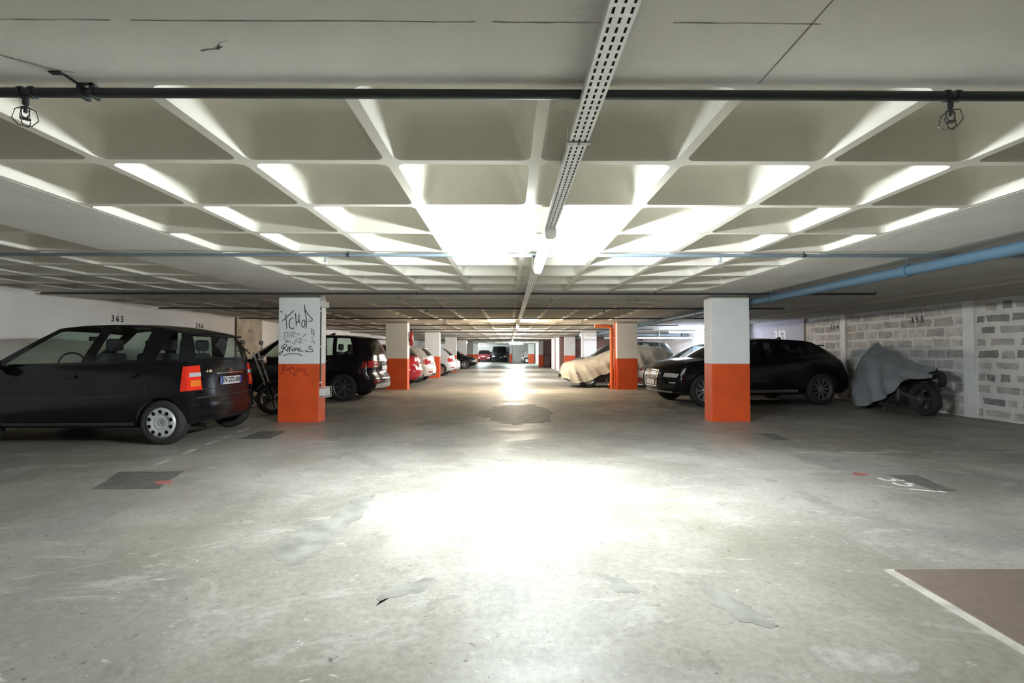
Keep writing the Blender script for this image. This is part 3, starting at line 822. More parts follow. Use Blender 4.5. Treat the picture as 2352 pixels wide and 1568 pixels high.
        for k, idx in runs:
            gl = k in ('ws', 'rw') or k.startswith('g')
            vlo, vhi = (1, nv - 2) if gl else (0, 0)
            if k == 'ws': vlo, vhi = 1, nv - 2
            if k == 'rw': vlo, vhi = 1, nv - 2
            for sg in (-1, 1):
                for i in idx:
                    for j in range(nv - 1):
                        q = [pt(i, V[j], sg), pt(i + 1, V[j], sg), pt(i + 1, V[j + 1], sg), pt(i, V[j + 1], sg)]
                        if gl and vlo <= j < vhi:
                            key = (k, 0 if k in ('ws', 'rw') else sg)
                            panes.setdefault(key, MB()).add(q, [(0, 1, 2, 3)])
                        else: frame.add(q, [(0, 1, 2, 3)])
        fr2 = frame.build('cabin_frame', s.paint, s.e, 40)
        roof = MB(); n = len(cols); K = [-1, -.8, -.5, -.2, .2, .5, .8, 1]
        def rp(i, k):
            p = cols[i][1]; base = p.copy(); f = K[k]
            return Vector((p.x, p.y * f, p.z + sp.get('rcrown', .035) * (p.y / yr)**2 * (1 - f * f)))
        roof.grid(rp, n, len(K)); roof.build('roof', s.paint, s.e, 50)
        gm = sp.get('glass', M_glass)
        for (k, sg), mb in panes.items():
            mb.build(names.get(k, 'side_window'), gm, s.e, 40)
    def patch(s, name, face, lo, hi, c0, c1, m, off=.008, n=6, parent=None, smooth=40):
        # lo=(u0,u1) at c0, hi=(u0,u1) at c1
        mb = MB(); nu = n
        def Q(u, c):
            if face == 'rear': return s.P(1, u, c)
            if face == 'front': return s.P(0, u, c)
            if face == 'sideL': return s.P(u / s.L, 1, c)
            if face == 'sideR': return s.P(u / s.L, -1, c)
            if face == 'top': return s.P(u / s.L, c, 1.)
        def N(u, c):
            e = .004; a = Q(u + e, c) - Q(u - e, c); b = Q(u, min(1, c + e)) - Q(u, max(0, c - e) if c > e else 0)
            nn = a.cross(b)
            if nn.length < 1e-12: nn = Vector((0, 0, 1))
            nn.normalize()
            ref = {'rear': (-1, 0, 0), 'front': (1, 0, 0), 'sideL': (0, 1, 0), 'sideR': (0, -1, 0), 'top': (0, 0, 1)}[face]
            nn = nn if nn.dot(Vector(ref)) > 0 else -nn
            if face in ('rear', 'front') and abs(u) > .985: nn = (Vector(ref) + Vector((0, 1 if u > 0 else -1, 0))).normalized()
            if face in ('sideL', 'sideR') and u > s.L - .02: nn = (Vector(ref) + Vector((-1, 0, 0))).normalized()
            return nn
        def pt(i, j):
            f = (j - 1) / (nu - 2 - 1) if nu > 3 else 0
            f = min(1, max(0, (j - 1) / (nu - 3))); g = min(1, max(0, (i - 1) / (nu - 3)))
            c = c0 + (c1 - c0) * f; a = lo[0] + (hi[0] - lo[0]) * f; b = lo[1] + (hi[1] - lo[1]) * f
            u = a + (b - a) * g; edge = i in (0, nu - 1) or j in (0, nu - 1)
            return Q(u, c) + N(u, c) * (-.006 if edge else off)
        nu = n + 2
        mb.grid(pt, nu, nu)
        return mb.build(name, m, parent or s.e, smooth)
    def seats(s, t_f, t_r, z):
        L = s.L
        for t, nm in ((t_f, 'front_seat'), (t_r, 'rear_seat')):
            for sd in (-1, 1):
                x = L / 2 - t; y = sd * .36
                mb = MB(); mb.bbox(x - .06, x + .06, y - .22, y + .22, z - .45, z + .14, .05, 3)
                mb.tube([(x - .02, y - .05, z + .1), (x - .03, y - .05, z + .2)], .008, 6).tube([(x - .02, y + .05, z + .1), (x - .03, y + .05, z + .2)], .008, 6)
                mb.bbox(x - .08, x + .0, y - .13, y + .13, z + .17, z + .34, .04, 3)
                mb.build(nm, M_seat, s.e, 50)
    def mirror(s, t, z, m):
        for sd in (-1, 1):
            y = sd * (s.W / 2 + .08); x = s.L / 2 - t
            MB().bbox(x - .045, x + .06, y - .10, y + .10, z - .07, z + .08, .04, 3).box(x - .01, x + .03, y - sd * .18, y - sd * .08, z - .05, z - .01).build('side_mirror', m, s.e, 50)
    def plate(s, end, z, txt, b=0, wd=.52):
        rear = end == 'rear'
        zc = (z - s.zc) / (s.top(s.L if rear else 0) - s.zc)
        p = s.P(1 if rear else 0, 0, zc); sgn = -1 if rear else 1
        e = MB().box(p.x + sgn * .012, p.x + sgn * .020, -wd / 2, wd / 2, z - .055, z + .055).build('number_plate', M_plate, s.e)
        MB().box(p.x + sgn * .020, p.x + sgn * .021, -sgn * -wd / 2, -sgn * -(wd / 2 - .045), z - .055, z + .055) if 0 else None
        a, b2 = (wd / 2 - .045, wd / 2) if rear else (-wd / 2, -wd / 2 + .045)
        MB().box(p.x + sgn * .020, p.x + sgn * .0212, a, b2, z - .055, z + .055).build('blue_band', M_plblue, e)
        a, b2 = (-wd / 2, -wd / 2 + .04) if rear else (wd / 2 - .04, wd / 2)
        if txt:
            MB().box(p.x + sgn * .020, p.x + sgn * .0212, a, b2, z - .055, z + .055).build('blue_band', M_plblue, e)
            text('plate_text', txt, .098, M_ink, e, (p.x + sgn * .0212, 0, z), (PI / 2, 0, -PI / 2 if rear else PI / 2), bold=.002)
        return e
    def sidepart(s, name, t0, t1, z0, z1, m, off=.006, both=True):
        for sd, f in ((1, 'sideL'), (-1, 'sideR')):
            def cc(z):
                t = (t0 + t1) / 2; return (z - s.zc) / (s.top(t) - s.zc)
            s.patch(name, f, (t0, t1), (t0, t1), cc(z0), cc(z1), m, off, 4)

def paint(name, c, rough=.16, metal=.0, sp=.4): return mat('paint_' + name, c, rough, metal, coat=.0, spec=sp)
PB = paint('black', (.007, .007, .009)); PN = paint('night', (.008, .008, .013)); PW = paint('white', (.72, .73, .75))
PRD = paint('red', (.30, .012, .022)); PSI = paint('silver', (.62, .63, .66)); PGR = paint('graphite', (.05, .055, .06)); PPL = paint('plum', (.009, .006, .010))

# ---- compact hatchback, left foreground (nose to the wall)
A = dict(L=3.60, W=1.72, H=1.575, wf=.72, wr=3.13, R=.288, rim=.198, wheel='hub', clear=.21, ew=.40, kf=.26, kr=.12,
         top=[(0, .64), (.10, .74), (.35, .87), (.62, .96), (.95, 1.0), (2.0, 1.03), (3.0, 1.07), (3.6, 1.07)],
         front=[(.2, .10), (.3, .02), (.55, .0), (.75, .05)], rear=[(.2, .09), (.30, .02), (.50, .0), (.56, .03), (.75, .05), (1.0, .075), (1.12, .10)],
         roof=[(1.4, 1.475), (1.65, 1.525), (2.0, 1.56), (2.4, 1.57), (2.8, 1.55), (3.2, 1.485), (3.45, 1.42)], ws=(.55, 1.46), rw=(3.52, 3.36), yr=.70, bowf=.26, bowr=.10, rcrown=.03,
         side=[(.82, 1.60, 'p'), (1.00, 1.74, 'g1'), (2.02, 2.22, 'p'), (2.18, 2.36, 'g2'), (2.80, 2.86, 'p'), (2.98, 3.16, 'g3'), (3.36, 3.24, 'p')], crown=.03)
car = Car('hatchback_car', 'dark compact hatchback parked nose to the wall, left foreground', A, (-4.03 - 1.80, 7.19), PI, PB).build()
car.seats(2.10, 2.86, 1.05); car.mirror(1.05, 1.03, PB)
for f in (1, -1):
    lo = (.76 * f, 1.0 * f); hi = (.80 * f, 1.0 * f)
    tl = car.patch('tail_light', 'rear', lo, hi, .54, .93, M_redb, .016, 8)
    car.patch('reversing_lens', 'rear', (.78 * f, .975 * f), (.785 * f, .972 * f), .755, .82, M_clear, .022, 5, tl)
    car.patch('indicator_lens', 'rear', (.79 * f, .955 * f), (.79 * f, .955 * f), .60, .70, M_amber, .022, 5, tl)
    car.patch('tail_light_wrap', 'sideL' if f > 0 else 'sideR', (3.46, 3.60), (3.50, 3.60), .54, .93, M_redb, .016, 5)
car.plate('rear', .80, 'EV-272-BB')
car.patch('plate_recess_trim', 'rear', (-.42, .42), (-.42, .42), .775, .79, M_chrome, .012, 4)
text('model_badge', 'A 160', .045, M_chrome, car.e, (-1.80 + .062, .50, .945), (PI / 2, 0, -PI / 2), extrude=.004, bold=.002)
st = MB(); st.lathe([(.034, 0), (.036, .006), (.042, .006), (.044, 0)], 24, Matrix.Translation((-1.80 + .058, 0, .93)) @ Matrix.Rotation(PI / 2, 4, 'Z'))
for q in range(3):
    a = PI / 2 + q * 2 * PI / 3; c, s2 = math.cos(a), math.sin(a)
    st.add([(-1.80 + .052, .036 * c, .93 + .036 * s2), (-1.80 + .052, -.007 * s2, .93 + .007 * c), (-1.80 + .052, .007 * s2, .93 - .007 * c)], [(0, 1, 2)])
st.build('star_emblem', M_chrome, car.e)
car.patch('bumper_strip', 'rear', (-.88, .88), (-.88, .88), .40, .425, M_black, .012, 8)
car.patch('bumper_seam', 'rear', (-.97, .97), (-.97, .97), .535, .545, M_black, .003, 8)
MB().bbox(-1.80 + .20, -1.80 + .42, -.56, .56, 1.425, 1.455, .014, 2).build('roof_spoiler', PB, car.e, 50)
car.sidepart('door_strip', 1.05, 2.72, .60, .635, M_black)
car.sidepart('sill_strip', 1.06, 2.76, .25, .285, mat('sill_grey', (.06, .06, .065), .5))
for t in (2.10, 2.92): car.sidepart('door_seam', t, t + .008, .36, .98, M_black, .0015)
for t in (1.86, 2.66): car.sidepart('door_handle', t, t + .17, .87, .90, PB, .028)
MB().tube([(-1.80 + .12, -.18, 1.10), (-1.80 + .20, .25, 1.14)], .008, 6).build('rear_wiper', M_black, car.e)
MB().lathe([(.16, -.012), (.175, 0), (.16, .012), (.15, 0), (.16, -.012)], 24, Matrix.Translation((1.8 - 1.55, .36, 1.03)) @ Matrix.Rotation(math.radians(70), 4, 'Z')).build('steering_wheel', M_black, car.e, 50)
MB().bbox(1.8 - 1.30, 1.8 - .95, -.62, .62, .86, 1.03, .05, 3).build('dashboard', M_dark, car.e, 50)
MB().bbox(1.8 - 1.60, 1.8 - 1.56, -.12, .12, 1.36, 1.43, .015, 2).build('rear_view_mirror', M_black, car.e, 50)
MB().tube([(-1.80 + .1, .45, .20), (-1.80 + .5, .45, .22)], .03, 10).build('exhaust_pipe', M_black, car.e, 50)

# ---- dark tall crossover behind the graffiti pillar
SU = dict(L=4.30, W=1.82, H=1.66, wf=.85, wr=3.42, R=.335, rim=.235, wheel='dark', clear=.22, ew=.5, kf=.28, kr=.20,
          top=[(0, .72), (.12, .85), (.5, .95), (.95, 1.02), (1.4, 1.04), (2.6, 1.07), (3.6, 1.12), (4.3, 1.10)],
          front=[(.2, .10), (.4, .0), (.7, .02), (.9, .10)], rear=[(.2, .12), (.32, .02), (.50, .0), (.58, .03), (.66, .10), (.9, .10), (1.0, .11), (1.2, .14)],
          roof=[(1.5, 1.50), (1.9, 1.60), (2.5, 1.63), (3.3, 1.61), (3.9, 1.55), (4.15, 1.50)], ws=(.85, 1.62), rw=(4.17, 3.92), yr=.70,
          side=[(1.15, 1.80, 'p'), (1.38, 1.94, 'g1'), (2.28, 2.36, 'p'), (2.38, 2.44, 'g2'), (3.14, 3.10, 'p'), (3.24, 3.20, 'g3'), (3.72, 3.50, 'p'), (4.02, 3.80, 'p')])
car = Car('crossover_car', 'dark purple crossover parked behind the graffiti pillar', SU, (-3.2 - 2.15, 12.92), PI, PPL).build()
car.seats(2.3, 3.15, 1.08); car.mirror(1.4, 1.08, PPL)
for f in (1, -1):
    tl = car.patch('tail_light', 'rear', (.55 * f, .98 * f), (.60 * f, .98 * f), .66, .86, M_red, .016, 8)
    car.patch('reversing_lens', 'rear', (.60 * f, .80 * f), (.60 * f, .80 * f), .66, .71, M_clear, .02, 5, tl)
    car.patch('tail_light_wrap', 'sideL' if f > 0 else 'sideR', (3.9, 4.3), (3.98, 4.3), .66, .84, M_red, .008, 5)
    car.patch('rear_reflector', 'rear', (.62 * f, .92 * f), (.62 * f, .92 * f), .22, .27, M_red, .012, 5)
car.plate('rear', .80, '')
car.patch('tailgate_trim', 'rear', (-.5, .5), (-.5, .5), .83, .86, M_chrome, .014, 5)
car.patch('bumper_skirt', 'rear', (-.86, .86), (-.8, .8), .04, .17, mat('skirt_silver', (.4, .4, .42), .35, .5), .012, 6)
MB().bbox(-2.15 + .17, -2.15 + .55, -.58, .58, 1.535, 1.56, .011, 2).build('roof_spoiler', PPL, car.e, 50)
MB().prism([(-.75, 1.64), (-.55, 1.64), (-.72, 1.71), (-.77, 1.71)], -.02, .02, 'xz').build('roof_antenna', M_black, car.e)
for t in (2.32, 3.2): car.sidepart('door_seam', t, t + .008, .4, 1.02, M_black, .0015)
for t in (2.1, 2.95): car.sidepart('door_handle', t, t + .17, .95, .98, M_chrome, .028)

# ---- black crossover with chrome grille behind the right pillar
Q = dict(L=4.62, W=1.90, H=1.62, wf=.88, wr=3.70, R=.36, rim=.245, wheel='multi', clear=.24, ew=.5, kf=.30, kr=.20,
         top=[(0, .80), (.12, .90), (.5, .98), (1.1, 1.04), (1.5, 1.03), (2.6, 1.05), (3.8, 1.08), (4.62, 1.0)],
         front=[(.2, .14), (.38, .02), (.6, .0), (.8, .05), (.95, .14)], rear=[(.2, .12), (.4, .0), (.65, .0), (.75, .06), (1.0, .12), (1.2, .2)],
         roof=[(1.6, 1.38), (2.0, 1.465), (2.6, 1.505), (3.3, 1.48), (3.9, 1.39), (4.1, 1.34)], ws=(1.05, 1.85), rw=(4.42, 3.78), yr=.70,
         side=[(1.35, 2.0, 'p'), (1.62, 2.12, 'g1'), (2.52, 2.58, 'p'), (2.62, 2.66, 'g2'), (3.35, 3.24, 'p'), (3.45, 3.34, 'g3'), (3.95, 3.50, 'p'), (4.25, 3.66, 'p')], glass=M_glassd)
hd = PI + math.radians(7.5)
fx, fy = 3.36, 11.5          # front centre
car = Car('crossover_car', 'black crossover with chrome framed grille behind the right pillar', Q, (fx - math.cos(hd) * 2.31, fy - math.sin(hd) * 2.31), hd, PB).build()
car.seats(2.5, 3.4, 1.08); car.mirror(1.6, 1.08, PB)
gr = car.patch('grille', 'front', (-.30, .30), (-.38, .38), .30, .90, M_black, .012, 8)
for k in range(5): car.patch('grille_bar', 'front', (-.30, .30), (-.30, .30), .56 + .065 * k, .58 + .065 * k, M_chrome, .022, 4, gr)
for f in (1, -1):
    car.patch('grille_frame', 'front', (.29 * f, .33 * f), (.38 * f, .42 * f), .28, .90, M_chrome, .026, 6)
    car.patch('headlight', 'front', (.58 * f, .93 * f), (.62 * f, .97 * f), .68, .84, M_clear, .014, 6)
    car.patch('headlight_wrap', 'sideL' if f > 0 else 'sideR', (0, .22), (0, .36), .70, .86, M_clear, .006, 5)
    car.patch('bumper_intake', 'front', (.52 * f, .88 * f), (.56 * f, .90 * f), .20, .40, M_black, .008, 6)
    car.patch('fog_light', 'front', (.74 * f, .90 * f), (.76 * f, .90 * f), .44, .49, M_clear, .012, 4)
    car.patch('tail_light', 'rear', (.60 * f, .98 * f), (.64 * f, .98 * f), .70, .86, M_red, .014, 6)
car.patch('grille_frame', 'front', (-.42, .42), (-.42, .42), .90, .93, M_chrome, .026, 6)
car.patch('grille_frame', 'front', (-.33, .33), (-.33, .33), .27, .30, M_chrome, .026, 6)
car.patch('bumper_lip', 'front', (-.80, .80), (-.80, .80), .03, .08, mat('lip_grey', (.45, .45, .46), .4, .4), .014, 8)
rb = MB()
pz = .76; pp = car.P(0, 0, (pz - .24) / (.80 - .24))
for k in range(4):
    rb.lathe([(.030, 0), (.032, .007), (.038, .007), (.040, 0)], 20, Matrix.Translation((pp.x + .035, -.09 + .06 * k, pz)) @ Matrix.Rotation(-PI / 2, 4, 'Z'))
rb.build('ring_emblem', M_chrome, car.e)
car.plate('front', .52, '', wd=.46)
for t in (2.55, 3.4): car.sidepart('door_seam', t, t + .008, .42, 1.02, M_black, .0015)
for t in (2.3, 3.15): car.sidepart('door_handle', t, t + .17, .94, .97, PB, .028)
car.sidepart('sill_trim', 1.45, 3.1, .30, .36, mat('sill_silver', (.3, .3, .31), .4, .5))
MB().prism([(-1.05, 1.48), (-.85, 1.50), (-1.0, 1.57), (-1.06, 1.57)], -.02, .02, 'xz').build('roof_antenna', M_black, car.e)
MB().bbox(-2.31 + .55, -2.31 + .85, -.58, .58, 1.35, 1.375, .011, 2).build('roof_spoiler', PB, car.e, 50)

# ---- saloon next to it
SD = dict(L=4.55, W=1.78, H=1.46, wf=.85, wr=3.55, R=.31, rim=.21, wheel='five', clear=.19, ew=.45,
          top=[(0, .66), (.15, .76), (.6, .87), (1.15, .96), (1.6, .95), (2.8, .98), (3.7, 1.0), (4.2, 1.0), (4.55, .95)],
          front=[(.2, .10), (.4, .0), (.6, .03), (.8, .10)], rear=[(.2, .10), (.4, .0), (.7, .02), (1.0, .08)],
          roof=[(1.5, 1.34), (1.9, 1.42), (2.6, 1.44), (3.2, 1.40), (3.6, 1.33)], ws=(.88, 1.66), rw=(4.0, 3.30), yr=.70,
          side=[(1.18, 1.80, 'p'), (1.34, 1.92, 'g1'), (2.45, 2.50, 'p'), (2.53, 2.58, 'g2'), (3.25, 3.10, 'p'), (3.75, 3.25, 'p')], glass=glass('car_glass_clear', (.72, .78, .8)))
car = Car('saloon_car', 'dark blue-black saloon between the crossover and the covered car', SD, (3.92 + 2.275, 14.55), PI, PN).build()
car.e.rotation_euler = (0, 0, PI)
car.seats(2.35, 3.2, .98); car.mirror(1.5, .98, PN)
for f in (1, -1):
    car.patch('headlight', 'front', (.55 * f, .95 * f), (.6 * f, .97 * f), .68, .92, M_clear, .012, 5)
car.patch('grille', 'front', (-.35, .35), (-.4, .4), .5, .9, M_black, .012, 5)
# right side cars face the lane: front towards -X
for o in (car.e,): o.rotation_euler = (0, 0, PI)

# ---- dark car behind the covered one
MV = dict(SU); MV.update(wheel='far', side=SU['side'])
car = Car('minivan_car', 'dark grey tall car whose roof shows behind the covered car', MV, (2.55 + 2.15, 20.3), PI, PGR).build()
car.mirror(1.4, 1.08, PGR)
for f in (1, -1): car.patch('headlight', 'front', (.55 * f, .95 * f), (.6 * f, .97 * f), .66, .88, M_clear, .012, 5)

# ---- red and white hatchbacks, rear to the lane, beyond the second left pillar
HB = dict(L=3.95, W=1.72, H=1.46, wf=.80, wr=3.30, R=.30, rim=.20, wheel='far', clear=.20, ew=.45, kf=.26, kr=.26,
          top=[(0, .64), (.12, .76), (.5, .86), (1.0, .95), (1.5, .95), (2.6, .98), (3.4, 1.02), (3.95, 1.00)],
          front=[(.2, .1), (.4, .0), (.7, .05)], rear=[(.2, .12), (.35, .0), (.58, .0), (.66, .06), (.9, .09), (1.1, .14)],
          roof=[(1.5, 1.36), (1.9, 1.43), (2.5, 1.45), (3.1, 1.41), (3.5, 1.34), (3.7, 1.30)], ws=(.9, 1.68), rw=(3.80, 3.46), yr=.69,
          side=[(1.18, 1.85, 'p'), (1.36, 1.95, 'g1'), (2.15, 2.22, 'p'), (2.24, 2.30, 'g2'), (2.90, 2.84, 'p'), (3.55, 3.30, 'p')], glass=M_glassd)
def hatch(name, label, x, y, pm, spoil=True, H2=None, plate=True):
    sp = dict(H2 or HB)
    c = Car(name, label, sp, (x, y), PI, pm).build(); L2 = sp['L'] / 2
    for f in (1, -1):
        tl = c.patch('tail_light', 'rear', (.58 * f, .98 * f), (.68 * f, .98 * f), .62, .90, M_red, .014, 6)
        c.patch('reversing_lens', 'rear', (.64 * f, .78 * f), (.66 * f, .78 * f), .64, .70, M_clear, .02, 4, tl)
        c.patch('tail_light_wrap', 'sideL' if f > 0 else 'sideR', (sp['L'] - .34, sp['L']), (sp['L'] - .22, sp['L']), .66, .88, M_red, .008, 5)
        c.patch('rear_reflector', 'rear', (.60 * f, .88 * f), (.60 * f, .88 * f), .20, .26, M_red, .012, 4)
    if plate: c.plate('rear', .72 if sp is not HB else .72, '')
    c.patch('bumper_skirt', 'rear', (-.7, .7), (-.6, .6), .04, .14, M_black, .010, 5)
    if spoil: MB().bbox(-L2 + .38, -L2 + .62, -.54, .54, sp['roof'][-2][1] + .005, sp['roof'][-2][1] + .03, .01, 2).build('roof_spoiler', pm, c.e, 50)
    c.mirror(1.3, .98, pm)
    return c
hatch('hatchback_car', 'glossy red hatchback beyond the second left pillar', -3.12 - 1.975, 17.55, PRD)
hatch('hatchback_car', 'white hatchback parked right behind the red one', -3.02 - 1.975, 20.2, PW)
# silver estate and further left row
EST = dict(HB); EST.update(L=4.2, wr=3.5, top=[(0, .64), (.12, .76), (.5, .86), (1.0, .95), (1.5, .95), (2.6, .98), (3.4, 1.0), (4.2, .98)],
    roof=[(1.5, 1.38), (1.9, 1.45), (2.5, 1.48), (3.1, 1.45), (3.6, 1.38), (3.8, 1.33)], rw=(4.05, 3.55), side=[(1.18, 1.85, 'p'), (1.36, 1.95, 'g1'), (2.2, 2.26, 'p'), (2.3, 2.34, 'g2'), (3.0, 2.94, 'p'), (3.75, 3.38, 'p')])
hatch('hatchback_car', 'silver white car between the third and fourth left pillars', -2.75 - 2.1, 25.6, PSI, False, EST)
SD2 = dict(SD); SD2.update(wheel='far')
c = Car('saloon_car', 'silver car with bright nose just past the silver white hatchback', SD2, (-2.8 - 2.275, 28.4), 0, PSI).build()
for f in (1, -1): c.patch('headlight', 'front', (.55 * f, .95 * f), (.6 * f, .97 * f), .66, .92, M_clear, .012, 5)
SD3 = dict(SD); SD3.update(glass=M_glassd)
c = Car('saloon_car', 'black low car with its nose out in the lane, far left', SD3, (-2.35 - 2.275, 36.5), 0, PB).build()
for f in (1, -1): c.patch('headlight', 'front', (.55 * f, .95 * f), (.6 * f, .97 * f), .62, .90, M_clear, .012, 5)
c.patch('bumper_chrome', 'front', (-.8, .8), (-.8, .8), .30, .36, M_chrome, .014, 6)
c.plate('front', .42, '')
# far end cars
c = Car('hatchback_car', 'dark red car at the far end under the left crosswise light', dict(HB), (-3.0, 60.6), -PI / 2, paint('dark_red', (.07, .008, .012))).build()
for f in (1, -1): c.patch('headlight', 'front', (.55 * f, .95 * f), (.6 * f, .97 * f), .62, .90, M_clear, .012, 5)
VAN = dict(L=4.6, W=1.9, H=1.95, wf=.85, wr=3.6, R=.33, rim=.22, wheel='far', clear=.22, ew=.45, top=[(0, .9), (.2, 1.05), (.8, 1.15), (1.5, 1.18), (4.6, 1.2)],
    front=[(.2, .08), (.5, 0), (1, .08)], rear=[(.2, .05), (.5, 0), (1.2, .04)], roof=[(1.2, 1.80), (1.7, 1.90), (2.6, 1.92), (4.3, 1.90), (4.5, 1.88)], ws=(.7, 1.35), rw=(4.52, 4.4), yr=.80,
    side=[(1.0, 1.5, 'p'), (1.2, 1.62, 'g1'), (1.9, 1.95, 'p'), (2.05, 2.1, 'g2'), (3.0, 3.0, 'p'), (4.4, 4.28, 'p')], glass=M_glassd)
c = Car('van', 'tall dark van at the far end of the lane', VAN, (-1.10, 60.1), -PI / 2, PN).build(); c.mirror(1.2, 1.2, PN)
for f in (1, -1): c.patch('headlight', 'front', (.55 * f, .95 * f), (.6 * f, .97 * f), .62, .80, M_clear, .012, 5)
c = hatch('hatchback_car', 'white car parked by the far bluish wall', 1.4 + 1.975, 56.2, PW, False); c.e.rotation_euler = (0, 0, .0)

# ================================================================= COVERED CAR
cc = empty('covered_car', (1.88, 17.32, 0))
tp = pchip([(0, .60), (.08, .80), (.4, .91), (.75, .95), (1.1, 1.02), (1.75, 1.28), (2.2, 1.41), (2.8, 1.44), (3.3, 1.41), (3.75, 1.22), (4.05, 1.06), (4.25, .95), (4.32, .72)])
hem = pchip([(0, .34), (.3, .20), (.7, .17), (.95, .30), (1.4, .48), (1.9, .60), (2.6, .45), (3.4, .35), (4.32, .35)])
def covpt(i, j):
    t = 4.32 * i / 90; g = j / 36 * 2 - 1; sg = 1 if g >= 0 else -1; f = abs(g)
    zt = tp(t); hz = hem(t) if sg < 0 else .3
    pl = (1 - .22 * max(0, (.45 - t) / .45)**2.2 - .18 * max(0, (t - 3.9) / .42)**2)
    wr2 = .60 + .10 * max(0, min(1, (1.4 - t) / .6))
    W2 = .88 * pl
    if f < .5: y = W2 * (.80 if t < 1.2 or t > 4 else .72) * (f / .5); z = zt - .05 * (f / .5)**2
    else:
        u = (f - .5) / .5; y0 = W2 * (.80 if t < 1.2 or t > 4 else .72); y = y0 + (W2 * 1.02 - y0) * min(1, u * 2.2)**.6; z = (zt - .05) + (hz - zt + .05) * u
        fold = (.5 - abs(math.sin(t * 8.5 - 2.6 * u + 1.2 * math.sin(t * 3.1)))) * .13 * u**.7 + (.5 - abs(math.sin(t * 15 - 5 * u))) * .05 * u + math.sin(t * 6 - 4 * u) * .02 * u
        y += fold; z += .03 * math.sin(t * 12) * u
    z += .012 * math.sin(t * 9 + y * 7)
    return (t, sg * y, z)
cv = MB().grid(covpt, 91, 37)
cv.add([covpt(0, j) for j in range(37)] + [(-.05, covpt(0, j)[1] * .9, max(.30 + .03 * math.sin(j * 1.7), covpt(0, j)[2] - .15)) for j in range(37)], [(j, j + 1, 38 + j, 37 + j) for j in range(36)])
cv.build('cloth_cover', M_cover, cc, 60)
MB().bbox(.12, 4.2, -.78, .78, .22, .62, .08, 3).build('underbody', M_dark, cc, 50)
for x in (.85, 3.45):
    for sd in (-1, 1): wheel(cc, x, sd * .66, .31, .21, 'far', sd)
tag(cc, 'car hidden under a beige cloth cover, nose out in the lane', 'car')

# ================================================================= MOTORCYCLES
def moto_wheel(parent, name, x, R, wd, spoked=False):
    e = empty(name, (x, 0, R)); e.parent = parent; h = wd / 2; r0 = R - wd * .62
    MB().lathe([(r0, -h * .6), (r0 + .02, -h * .9), (R - .03, -h), (R - .01, -h * .7), (R, 0), (R - .01, h * .7), (R - .03, h), (r0 + .02, h * .9), (r0, h * .6), (r0, -h * .6)], 40).build('tyre', M_rubber, e, 60)
    MB().lathe([(r0 - .025, -h * .5), (r0 + .004, -h * .66), (r0 + .004, h * .66), (r0 - .025, h * .5), (r0 - .025, -h * .5)], 40).lathe([(0, -h * .7), (.05, -h * .7), (.05, h * .7), (0, h * .7)], 16).build('rim', M_steel if spoked else mat('rim_dark', (.10, .10, .11), .3, .6), e, 40)
    sp = MB()
    for q in range(24 if spoked else 5):
        a = 2 * PI * q / (24 if spoked else 5); c, s2 = math.cos(a), math.sin(a)
        sp.tube([(.045 * c, (h * .5 if q % 2 else -h * .5) if spoked else 0, .045 * s2), ((r0 - .02) * c, 0, (r0 - .02) * s2)], .003 if spoked else .018, 6)
    sp.build('spokes', M_steel if spoked else M_black, e)
    return e
mc = empty('covered_motorcycle', (7.86, 9.88, 0), PI / 2)      # +x local is forward (world +Y)
moto_wheel(mc, 'rear_wheel', -.72, .315, .17); moto_wheel(mc, 'front_wheel', .70, .30, .12)
MB().tube([(-.72, .11, .315), (-.35, .12, .40), (-.12, .11, .45)], [.03, .035, .04], 8).tube([(-.72, -.11, .315), (-.35, -.12, .40), (-.12, -.11, .45)], [.03, .035, .04], 8).build('swingarm', mat('arm_grey', (.2, .2, .21), .35, .6), mc, 40)
MB().tube([(-.72, -.13, .315), (-.72, .13, .315)], .018, 10).build('axle', M_chrome, mc)
MB().bbox(-.30, .28, -.17, .17, .18, .55, .07, 3).build('engine', mat('engine_dark', (.06, .06, .065), .4, .5), mc, 50)
MB().tube([(-.1, -.18, .25), (-.45, -.2, .36), (-.80, -.2, .50)], [.03, .055, .055], 12).build('exhaust', mat('exhaust_dark', (.12, .12, .12), .3, .8), mc, 40)
MB().lathe([(.0, 0), (.09, 0), (.09, .006), (0, .006)], 24, Matrix.Translation((-.72, .09, .315))).build('brake_disc', mat('disc_dark', (.16, .16, .16), .4, .7), mc)
MB().tube([(.70, .09, .30), (.42, .09, 1.0)], .025, 8).tube([(.70, -.09, .30), (.42, -.09, 1.0)], .025, 8).build('front_fork', M_steel, mc)
MB().tube([(.40, -.24, 1.06), (.42, 0, 1.04), (.40, .24, 1.06)], .015, 8).build('handlebar', M_black, mc)
tl = MB(); pr = [(-.35, .74, .12, .09), (-.60, .78, .11, .08), (-.85, .82, .10, .07), (-1.04, .86, .08, .05), (-1.10, .84, .05, .03)]
tl.grid(lambda i, j: (pr[i][0], pr[i][2] * math.cos(2 * PI * j / 12), pr[i][1] - .04 + pr[i][3] * math.sin(2 * PI * j / 12)), 5, 13)
tl.build('tail_unit', M_black, mc, 60)
fd = MB(); fd.grid(lambda i, j: (-.72 + .36 * math.cos(math.radians(20 + 130 * i / 12)), .075 * (j - 1), .315 + (.36 + (.012 if j == 1 else 0)) * math.sin(math.radians(20 + 130 * i / 12))), 13, 3)
fd.build('rear_fender', M_black, mc, 60)
MB().prism([(-1.00, .86), (-1.08, .83), (-1.13, .74), (-1.13, .64), (-1.09, .56), (-1.06, .57), (-1.09, .66), (-1.08, .74), (-1.02, .79)], -.06, .06, 'xz').build('plate_holder', M_black, mc)
MB().tube([(.02, .12, .2), (.0, .24, .02)], .012, 8).build('kickstand', M_steel, mc)
